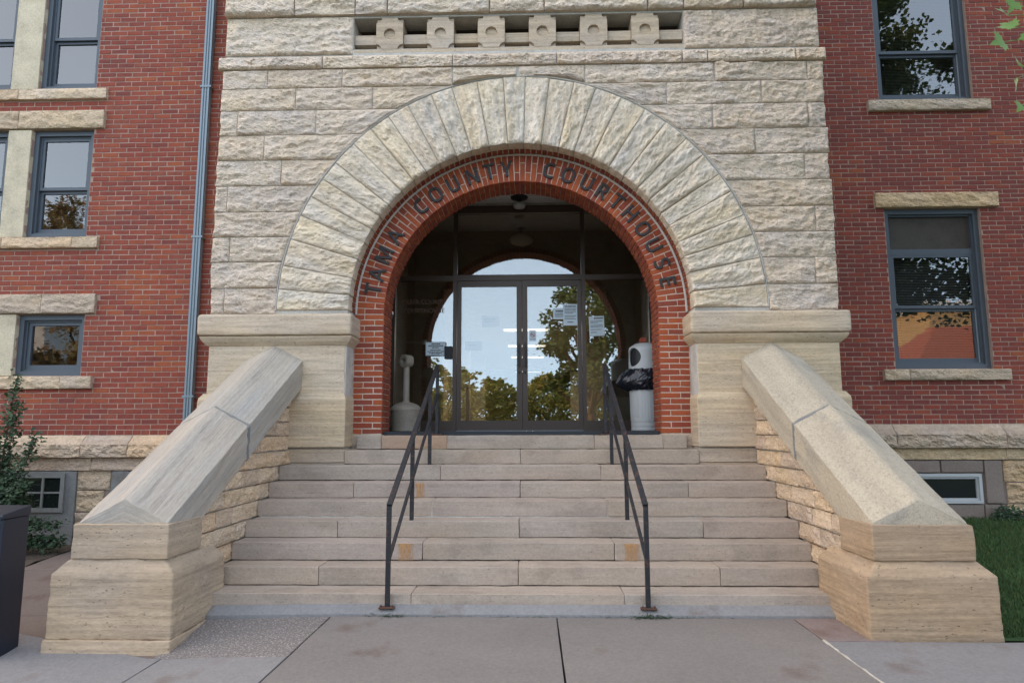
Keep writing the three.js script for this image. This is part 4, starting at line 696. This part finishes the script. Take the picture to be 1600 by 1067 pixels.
// ------------------------------------------------------------------ small things in the porch
{
  const x = -1.775, z = -1.45, y = FLOOR, t = thing('ash_receptacle', 'beige bell shaped ash receptacle with a tall stem by the brick jamb', 'ashtray', [x, y, z]);
  const lathe = (pts, n = 40) => new THREE.LatheGeometry(pts.map(p => new THREE.Vector2(...p)), n).translate(x, y, z);
  part(t, 'bucket', lathe([[0, .0], [.215, .0], [.222, .012], [.232, .30], [.236, .306], [.236, .32]]), M.ash);
  part(t, 'dome', lathe([[.239, .316], [.239, .332], [.225, .365], [.17, .41], [.1, .436], [.06, .446], [.052, .47]]), M.ash);
  part(t, 'stem', lathe([[.052, .44], [.05, .7], [.047, .98], [.05, 1.0]]), M.ash);
  const hd = new THREE.CylinderGeometry(.098, .098, .13, 32, 1, true), ri = new THREE.RingGeometry(.055, .098, 32), inn = new THREE.CylinderGeometry(.055, .05, .1, 24, 1, true);
  hd.rotateX(Math.PI / 2); ri.translate(0, 0, .065); inn.rotateX(Math.PI / 2); inn.translate(0, 0, .015); const cap = new THREE.CircleGeometry(.098, 32).rotateY(Math.PI).translate(0, 0, -.065);
  const hg = join([hd, ri, inn, cap]); hg.rotateY(-.75); hg.translate(x, y + 1.075, z); part(t, 'head', hg, M.ash);
  const hole = new THREE.CircleGeometry(.055, 24).translate(0, 0, -.03).rotateY(-.75).translate(x, y + 1.075, z); part(t, 'opening', hole, M.black);
}
{
  const x = 1.87, z = -1.42, y = FLOOR, t = thing('trash_can', 'pale grey hooded trash can with a black bag, beside the brick jamb', 'trash can', [x, y, z]);
  const lathe = (pts, n = 64) => new THREE.LatheGeometry(pts.map(p => new THREE.Vector2(...p)), n).translate(x, y, z);
  const body = new THREE.LatheGeometry([[0, 0], [.215, 0], [.222, .01], [.222, .05], [.215, .055], [.222, .06], [.224, .12], [.216, .125], [.224, .13], [.228, .19], [.22, .195], [.228, .2], [.236, .66]].map(p => new THREE.Vector2(...p)), 128);
  { const p = body.attributes.position; for (let i = 0; i < p.count; i++) if (p.getY(i) > .199) { const a = Math.atan2(p.getZ(i), p.getX(i)), k = 1 + .009 * Math.sign(Math.sin(a * 32)); p.setX(i, p.getX(i) * k); p.setZ(i, p.getZ(i) * k); } body.computeVertexNormals(); body.translate(x, y, z); }
  part(t, 'body', body, M.canGrey);
  // bag: crumpled skirt with a tail hanging out on the door side
  const bg = new THREE.CylinderGeometry(.245, .26, .32, 96, 22, true); { const p = bg.attributes.position; for (let i = 0; i < p.count; i++) { const a = Math.atan2(p.getZ(i), p.getX(i)), v = (p.getY(i) + .16) / .32, tail = Math.max(0, Math.cos(a - Math.PI)) ** 6 * .13 * Math.sin(Math.PI * clamp(v * .9 + .05, 0, 1)), k = 1 + .2 * Math.sin(Math.PI * v) + .16 * fbm(a * 4, v * 2.5, 3, 4) + .08 * fbm(a * 14, v * 5, 8, 3) + tail / .25; p.setX(i, p.getX(i) * k); p.setZ(i, p.getZ(i) * k * 1); p.setY(i, p.getY(i) - tail * .25 + .02 * fbm(a * 5, v, 4, 2)); } bg.computeVertexNormals(); bg.translate(x, y + .765, z); }
  part(t, 'bag', bg, M.bag);
  const hood = new Brush(new THREE.LatheGeometry([[.001, .9], [.238, .9], [.238, .905], [.234, 1.2], [.228, 1.255], [.14, 1.315], [.06, 1.33], [.001, 1.332]].map(p => new THREE.Vector2(...p)), 64)), inner = new Brush(new THREE.CylinderGeometry(.215, .222, .42, 48).translate(0, 1.0, 0)), cut = new Brush(new THREE.SphereGeometry(.15, 32, 20).scale(1.0, .95, .8).translate(-.17, 1.1, .12));
  for (const b of [hood, inner, cut]) b.updateMatrixWorld();
  const ev = new Evaluator(); ev.attributes = ['position', 'normal']; ev.useGroups = false; const r1 = ev.evaluate(hood, inner, SUBTRACTION), r2 = ev.evaluate(r1, cut, SUBTRACTION), hg = r2.geometry.clone(); hg.translate(x, y, z);
  const hm = part(t, 'hood', hg, M.canGrey);
  part(hm, 'lining', new THREE.CylinderGeometry(.2, .2, .36, 32, 1).translate(x, y + 1.06, z), M.black);
  part(t, 'topping_brick', bx(x - .06, x + .02, y + 1.333, y + 1.40, z - .1, z + .1), AM[2]);
}
{ // ceiling lamp and a small camera in the porch
  const t = thing('porch_lamp', 'small dark ceiling lamp with a pale shade above the transom', 'lamp', [-.04, 5.6, -2.28]);
  const l = (pts) => new THREE.LatheGeometry(pts.map(p => new THREE.Vector2(...p)), 28).translate(-.04, 5.66, -2.28);
  part(t, 'canopy', l([[0, 0], [.15, 0], [.14, -.03], [.06, -.05], [.03, -.06], [.03, -.1]]), M.black);
  part(t, 'lamp_shade', l([[.03, -.1], [.08, -.11], [.105, -.15], [.09, -.19], [.03, -.205], [0, -.207]]), M.canGrey);
  const v = thing('vestibule_lamp', 'unlit white globe fixture hanging behind the transom glass', 'lamp', [-.03, 5.3, -4.2]);
  const vl = (pts) => new THREE.LatheGeometry(pts.map(p => new THREE.Vector2(...p)), 28).translate(-.03, 5.69, -4.2);
  part(v, 'stem', vl([[0, 0], [.08, 0], [.07, -.02], [.015, -.03], [.015, -.12]]), M.black); part(v, 'lamp_shade', vl([[.015, -.11], [.12, -.13], [.22, -.19], [.24, -.25], [.2, -.31], [.09, -.35], [0, -.36]]), M.white);
  const c = thing('security_camera', 'small white security camera inside the brick jamb', 'camera', [-1.96, 3.42, -1.0]);
  part(c, 'bracket', bx(-2.30, -1.98, 3.40, 3.43, -1.02, -.99), M.white);
  const cg = new THREE.CapsuleGeometry(.045, .09, 6, 14).rotateX(Math.PI / 2 - .3).rotateY(.4).translate(-1.95, 3.42, -.98); part(c, 'housing', cg, M.white);
  part(c, 'lens', new THREE.CylinderGeometry(.025, .025, .02, 14).rotateX(Math.PI / 2 - .3).rotateY(.4).translate(-1.915, 3.395, -.895), M.black);
}
// ------------------------------------------------------------------ drop box
{
  const t = thing('drop_box', 'dark navy metal drop box with a sloped lid and white label', 'drop box', [-4.64, -.19, 3.1]);
  const x0 = -5.0, x1 = -4.285, z0 = 2.95, z1 = 3.25, yb = -.19;
  part(t, 'body', blockGeo(x1 - x0, 1.17, z1 - z0, { r: .008, wob: .0005, map: (x, y, z) => [x + (x0 + x1) / 2, y + yb + .585, z + (z0 + z1) / 2] }), M.navy);
  part(t, 'lid', blockGeo(x1 - x0 + .02, .09, z1 - z0 + .03, { r: .01, wob: .0005, map: (x, y, z) => [x + (x0 + x1) / 2, y + yb + 1.218 - (z + .17) * .16 * (y > 0 ? 1 : .0), z + (z0 + z1) / 2 + .01] }), M.navy);
  part(t, 'label', bx(x0 + .1, x1 - .03, .78, 1.0, z1 + .001, z1 + .005), M.paper);
  part(t, 'door', bx(x0 + .05, x1 - .05, -.05, .7, z1 + .001, z1 + .012), M.navy);
}
// ------------------------------------------------------------------ plants
function quadLeaf(w, l) { const g = new THREE.BufferGeometry(); g.setAttribute('position', new THREE.Float32BufferAttribute([0, 0, 0, -w / 2, .01, l * .5, w / 2, .01, l * .5, 0, -.02 * l, l, 0, .06 * l, l * .5], 3)); g.setIndex([0, 4, 1, 0, 2, 4, 1, 4, 3, 4, 2, 3]); g.computeVertexNormals(); return g; }
function crownOf(name, geo, mat, n, place) { // every leaf is a folded blade of its own, joined into one crown
  const gp = geo.attributes.position.array, gn = geo.attributes.normal.array, gi = geo.index.array, nv = gp.length / 3, pos = new Float32Array(n * gp.length), nor = new Float32Array(n * gp.length), col = new Float32Array(n * gp.length), ix = new Uint32Array(n * gi.length);
  const m = new THREE.Matrix4(), q = new THREE.Quaternion(), e = new THREE.Euler(), v = new THREE.Vector3();
  for (let i = 0; i < n; i++) {
    const [x, y, z, s] = place(i); e.set(rr(-1, 1.2), rr(0, 6.28), rr(-.8, .8)); q.setFromEuler(e); m.compose(new THREE.Vector3(x, y, z), q, new THREE.Vector3(s, s, s)); const k = rr(.65, 1.35), k2 = k * rr(.8, 1.25);
    for (let j = 0; j < nv; j++) { const o = (i * nv + j) * 3; v.fromArray(gp, j * 3).applyMatrix4(m).toArray(pos, o); v.fromArray(gn, j * 3).applyQuaternion(q).toArray(nor, o); col[o] = k2; col[o + 1] = k; col[o + 2] = k * .95; }
    for (let j = 0; j < gi.length; j++) ix[i * gi.length + j] = gi[j] + i * nv;
  }
  const g = new THREE.BufferGeometry(); g.setAttribute('position', new THREE.BufferAttribute(pos, 3)); g.setAttribute('normal', new THREE.BufferAttribute(nor, 3)); g.setAttribute('color', new THREE.BufferAttribute(col, 3)); g.setIndex(new THREE.BufferAttribute(ix, 1));
  const o = shade(new THREE.Mesh(g, mat)); o.name = name; return o;
}
const gauss = () => (R() + R() + R() + R() - 2) * 1.0;
function tree(name, label, x, z, y0, h, rad, crownLow, { mat = M.leaf, clumps = 60, leaves = 9000, leaf = .17, seed = 1, group } = {}) {
  const t = thing(name, label, 'tree', [x, y0, z], group), tips = [];
  const limb = (pts, r0, r1) => { const c = new THREE.CatmullRomCurve3(pts.map(p => new THREE.Vector3(...p))), g = new THREE.TubeGeometry(c, 8, 1, 7), p = g.attributes.position, n = g.attributes.normal; for (let i = 0; i < p.count; i++) { const k = Math.floor(i / 8) / 8, cc = c.getPoint(k), r = lerp(r0, r1, k); p.setXYZ(i, cc.x + n.getX(i) * r, cc.y + n.getY(i) * r, cc.z + n.getZ(i) * r); } g.computeVertexNormals(); return g; };
  const tr = new THREE.Mesh(limb([[0, -.3, 0], [.1, h * .3, .05], [-.1, h * .6, .1], [0, h * .88, 0]], h * .028, h * .006), M.wood); tr.name = 'trunk'; shade(tr); t.add(tr);
  for (let k = 0; k < clumps; k++) { const a = R() * 6.28, u = Math.pow(R(), .45), v = R(), yy = lerp(crownLow, h, v), rv = rad * Math.sqrt(Math.max(.08, 1 - Math.pow(Math.abs(v - .42) / .62, 2))); tips.push([Math.cos(a) * u * rv, yy, Math.sin(a) * u * rv, rad * rr(.1, .2)]); }
  const lb = []; for (let k = 0; k < Math.min(16, clumps); k++) { const [a, b, c] = tips[k]; lb.push(limb([[0, Math.min(b, h * .75) * .55, 0], [a * .5, b * .8, c * .5], [a, b, c]], h * .011, h * .003)); } const lm = new THREE.Mesh(join(lb), M.wood); lm.name = 'limbs'; shade(lm); t.add(lm);
  t.add(crownOf('crown', quadLeaf(leaf * .8, leaf), mat, leaves, () => { const c = pick(tips); return [c[0] + gauss() * c[3], c[1] + gauss() * c[3] * .75, c[2] + gauss() * c[3], rr(.7, 1.4)]; }));
  return t;
}
{ // shrub by the basement window
  const bx0 = -7.12, bz = -.15, t = thing('shrub', 'loose dark green shrub in front of the basement window', 'shrub', [bx0, .03, bz]), stems = [], tips = [];
  for (let k = 0; k < 40; k++) { const a = R() * 6.28, l = rr(.5, 2.5) * (k < 14 ? 1 : .8), sp = rr(.15, .72), p0 = [rr(-.1, .1), 0, rr(-.1, .1)], p1 = [Math.cos(a) * sp * .4, l * .5, Math.sin(a) * sp * .3], p2 = [Math.cos(a) * sp + (k > 20 ? .35 : -.1), l * (k > 20 ? .45 : 1), Math.sin(a) * sp * .5]; stems.push(tube([p0, p1, p2], .006, 8, 5)); for (let i = 0; i < 8; i++) { const u = .25 + .75 * i / 7; tips.push([lerp(p1[0], p2[0], u), lerp(p1[1], p2[1], u), lerp(p1[2], p2[2], u)]); } }
  const sm = new THREE.Mesh(join(stems), M.wood); sm.name = 'stems'; shade(sm); t.add(sm);
  t.add(crownOf('foliage', quadLeaf(.04, .066), M.leafShrub, 11000, () => { const c = pick(tips); return [c[0] + gauss() * .075, c[1] + gauss() * .075, c[2] + gauss() * .075, rr(.6, 1.3)]; }));
  const w = thing('weed_clump', 'dark weeds growing against the basement wall by the lawn', 'weeds', [7.05, lawnY(7.05, -1.3), -1.32]);
  w.add(crownOf('foliage', quadLeaf(.03, .09), M.leafShrub, 420, () => [gauss() * .2, Math.abs(gauss()) * .16, gauss() * .08, rr(.6, 1.3)]));
}
{ // grass tufts in the joints at the foot of the steps
  const bl = quadLeaf(.006, .07); let n = 0;
  for (const [x, z, w, num, lab] of [[1.22, 2.42, .16, 150, 'small tuft of grass at the foot of the right handrail'], [-1.17, 2.43, .12, 60, 'few grass blades at the foot of the left handrail']]) { const t = thing('grass_tuft', lab, 'grass', [x, .005, z], 'grass in the pavement joints'); t.add(crownOf('blades', bl, M.leafShrub, num, () => [gauss() * w, .0, gauss() * .03, rr(.5, 1.1)])); }
  const im = crownOf('weeds', bl, M.leafShrub, 520, () => [rr(-1.4, 2.0) , .0, 2.412 + gauss() * .012, rr(.25, .6)]); im.userData = { kind: 'stuff', label: 'thin line of moss and weeds along the joint below the steps', category: 'weeds' }; scene.add(im);
}
// ------------------------------------------------------------------ maple whose twig hangs into the picture
{
  const t = tree('maple_tree', 'green maple tree on the lawn, its twig hanging in at the top corner', 8.1, 5.2, -.2, 13.6, 3.4, 4.7, { clumps: 170, leaves: 66000, leaf: .12, mat: M.leaf });
  const s = new THREE.Shape(), pt = [[0, 0], [.12, .06], [.34, .02], [.3, .16], [.52, .3], [.42, .36], [.56, .62], [.32, .56], [.27, .66], [.16, .6], [.13, .8], [0, 1.05]]; s.moveTo(...pt[0]); for (const p of pt.slice(1)) s.lineTo(...p); for (const p of pt.slice(0, -1).reverse()) s.lineTo(-p[0], p[1]);
  const lg = new THREE.ShapeGeometry(s); { const p = lg.attributes.position; for (let i = 0; i < p.count; i++) p.setZ(i, .22 * Math.abs(p.getX(i)) - .18 * p.getY(i) ** 2); lg.computeVertexNormals(); }
  const bp = [[8.1, 5.6, 5.2], [6.3, 5.5, 5.1], [4.4, 4.9, 5.0], [3.42, 4.42, 5.0], [3.22, 3.95, 5.0], [3.19, 3.55, 5.0]], bc = new THREE.CatmullRomCurve3(bp.map(p => new THREE.Vector3(...p)));
  const ls = [[2.99, 4.03, 5.0, .15, -.3, .5, 2.0], [3.06, 4.12, 5.0, .13, -.5, -.3, .3], [3.1, 3.98, 5.02, .14, -.4, .3, -2.2], [3.03, 3.78, 5.0, .10, -.2, 1.1, 2.9], [3.11, 3.82, 5.0, .13, -.7, .2, -2.8], [3.06, 3.62, 5.0, .11, -.5, .4, 2.4], [3.12, 3.66, 5.03, .12, -.5, .2, -2.6], [3.13, 3.5, 5.0, .11, -.4, -.4, 2.9], [3.1, 3.42, 5.0, .09, -.4, .6, 3.3], [3.08, 4.3, 5.0, .12, -.3, .2, 2.6], [3.16, 4.22, 4.98, .14, -.5, .4, -1.9], [3.05, 4.22, 4.97, .11, -.6, .6, 1.4], [3.14, 4.08, 5.04, .13, -.3, -.5, 2.7], [3.17, 3.92, 5.0, .15, -.5, .3, -2.4], [3.16, 3.74, 4.97, .13, -.4, .5, 2.5], [3.17, 3.58, 5.02, .12, -.6, .2, -2.7], [3.09, 3.9, 4.96, .1, -.8, .9, 2.2], [3.12, 4.36, 5.0, .12, -.4, .2, -2.3]], stalks = [];
  const br = part(t, 'branch', tube(bp, .007, 40, 6), M.wood);
  for (const [x_, y_, z, s_, rx, ry, rz] of ls) {
    const x = x_ + .065, y = y_ + .03, sc = s_ * .9;
    let best = 9, bq = null; for (let k = 0; k <= 200; k++) { const q = bc.getPoint(k / 200), dd = Math.hypot(q.x - x, q.y - y - .04, q.z - z); if (dd < best) { best = dd; bq = q; } }
    const m = part(br, 'leaf', lg, M.leafNear, [x, y, z]); m.rotation.set(rx, ry, rz); m.scale.setScalar(sc);
    part(br, 'leaf_stalk', tube([[bq.x, bq.y, bq.z], [(bq.x + x) / 2, (bq.y + y) / 2 + .015, (bq.z + z) / 2], [x, y, z]], .0022, 6, 5), M.leafNear);
  }
}
// ------------------------------------------------------------------ across the street (seen in the glass)
tree('street_tree', 'tall broad tree across from the entrance, mirrored in the right hand door', 3.4, 24, -.3, 10.6, 3.1, 4.0, { clumps: 70, leaves: 11000, leaf: .2, group: 'trees across the street' });
tree('street_tree', 'brown leaved tall tree mirrored in the windows by the downspout', -25, 27, -.3, 14.8, 4.4, 4, { clumps: 80, leaves: 12000, leaf: .26, mat: M.leafFall, group: 'trees across the street' });
[[-7.5, 46, 8.0, 3.0, M.leafOlive], [-3.5, 50, 6.4, 2.4, M.leafOlive], [1.5, 52, 7.0, 2.6, M.leafOlive], [6.5, 47, 8.4, 3.0, M.leafOlive], [11, 50, 7.4, 2.8, M.leaf], [-13, 49, 9.5, 3.4, M.leaf], [17, 52, 9, 3.4, M.leaf]].forEach(([x, z, h, r, m], i) => tree('background_tree', ['bushy tree mirrored low in the left sidelight', 'small olive tree mirrored low in the left hand door', 'green tree mirrored in the middle of the doors', 'tall olive tree mirrored low in the right hand door', 'green tree mirrored low in the right sidelight', 'tall tree mirrored left of the entrance glass', 'far green tree right of the entrance mirror'][i], x, z, -.3, h, r, .8, { clumps: 36, leaves: 3600, leaf: .34, mat: m, group: 'background trees across the street' }));
{ // hedge beyond the street
  const t = thing('hedge', 'long loose hedge mirrored low in the entrance glass', 'hedge', [0, -.3, 42]);
  const core = new THREE.Mesh(bx(-26, 26, 0, 2.6, -.5, .5), M.wood); core.name = 'stems'; shade(core); t.add(core);
  t.add(crownOf('foliage', quadLeaf(.2, .26), M.leafOlive, 42000, () => { const x = rr(-26, 26), h = 5.2 + 2.8 * fbm(x * .22, 3, 7, 3) + rr(-.4, .4); return [x, Math.pow(R(), .7) * h, gauss() * .9, rr(.7, 1.4)]; }));
}
{
  const b = thing('corner_building', 'sunlit brick corner building with a hipped red roof across the street', 'building', [38, -.3, 44]);
  const br = std({ color: lin(.42, .16, .075), map: tMort }), tan = std({ color: lin(.56, .38, .18), map: tMort }), rf = std({ color: lin(.42, .12, .06), map: tMort });
  part(b, 'wall', bx(30.6, 46, -.3, 6.2, 42, 54), br);
  const rg = new THREE.BufferGeometry(); { const A = [30, 6.2, 41.5], B = [46.5, 6.2, 41.5], C = [46.5, 6.2, 54.5], D = [30, 6.2, 54.5], E = [35.5, 10.6, 48], F = [41, 10.6, 48]; const q = [A, E, B, B, E, F, B, F, C, C, F, D, D, F, E, D, E, A].flat(); rg.setAttribute('position', new THREE.Float32BufferAttribute(q, 3)); rg.computeVertexNormals(); }
  part(b, 'roof', metric(rg), rf);
  const b2 = thing('tall_building', 'yellow brick block behind the red roofed building', 'building', [44, -.3, 60]);
  part(b2, 'wall', bx(41, 62, -.3, 14, 58, 70), tan); part(b2, 'cornice', bx(40.6, 62.4, 14.001, 14.7, 57.6, 70.4), M.white);
  for (let k = 0; k < 6; k++) for (const y of [9.5, 5.4]) part(b2, 'window', bx(42.5 + k * 3.2, 44.1 + k * 3.2, y, y + 2.3, 57.93, 57.99), M.black);
  const b3 = thing('white_building', 'pale painted block mirrored in the topmost window at the edge', 'building', [-42, -.3, 44]);
  part(b3, 'wall', bx(-60, -36, -.3, 13, 38, 52), std({ color: lin(.7, .69, .66), map: tMort })); part(b3, 'roof', bx(-60.4, -35.6, 13.001, 13.4, 37.6, 52.4), M.plasterDark);
  for (let k = 0; k < 5; k++) part(b3, 'window', bx(-58 + k * 4.4, -56 + k * 4.4, 5, 8, 37.93, 37.99), M.black);
}
renderer.render(scene, camera);
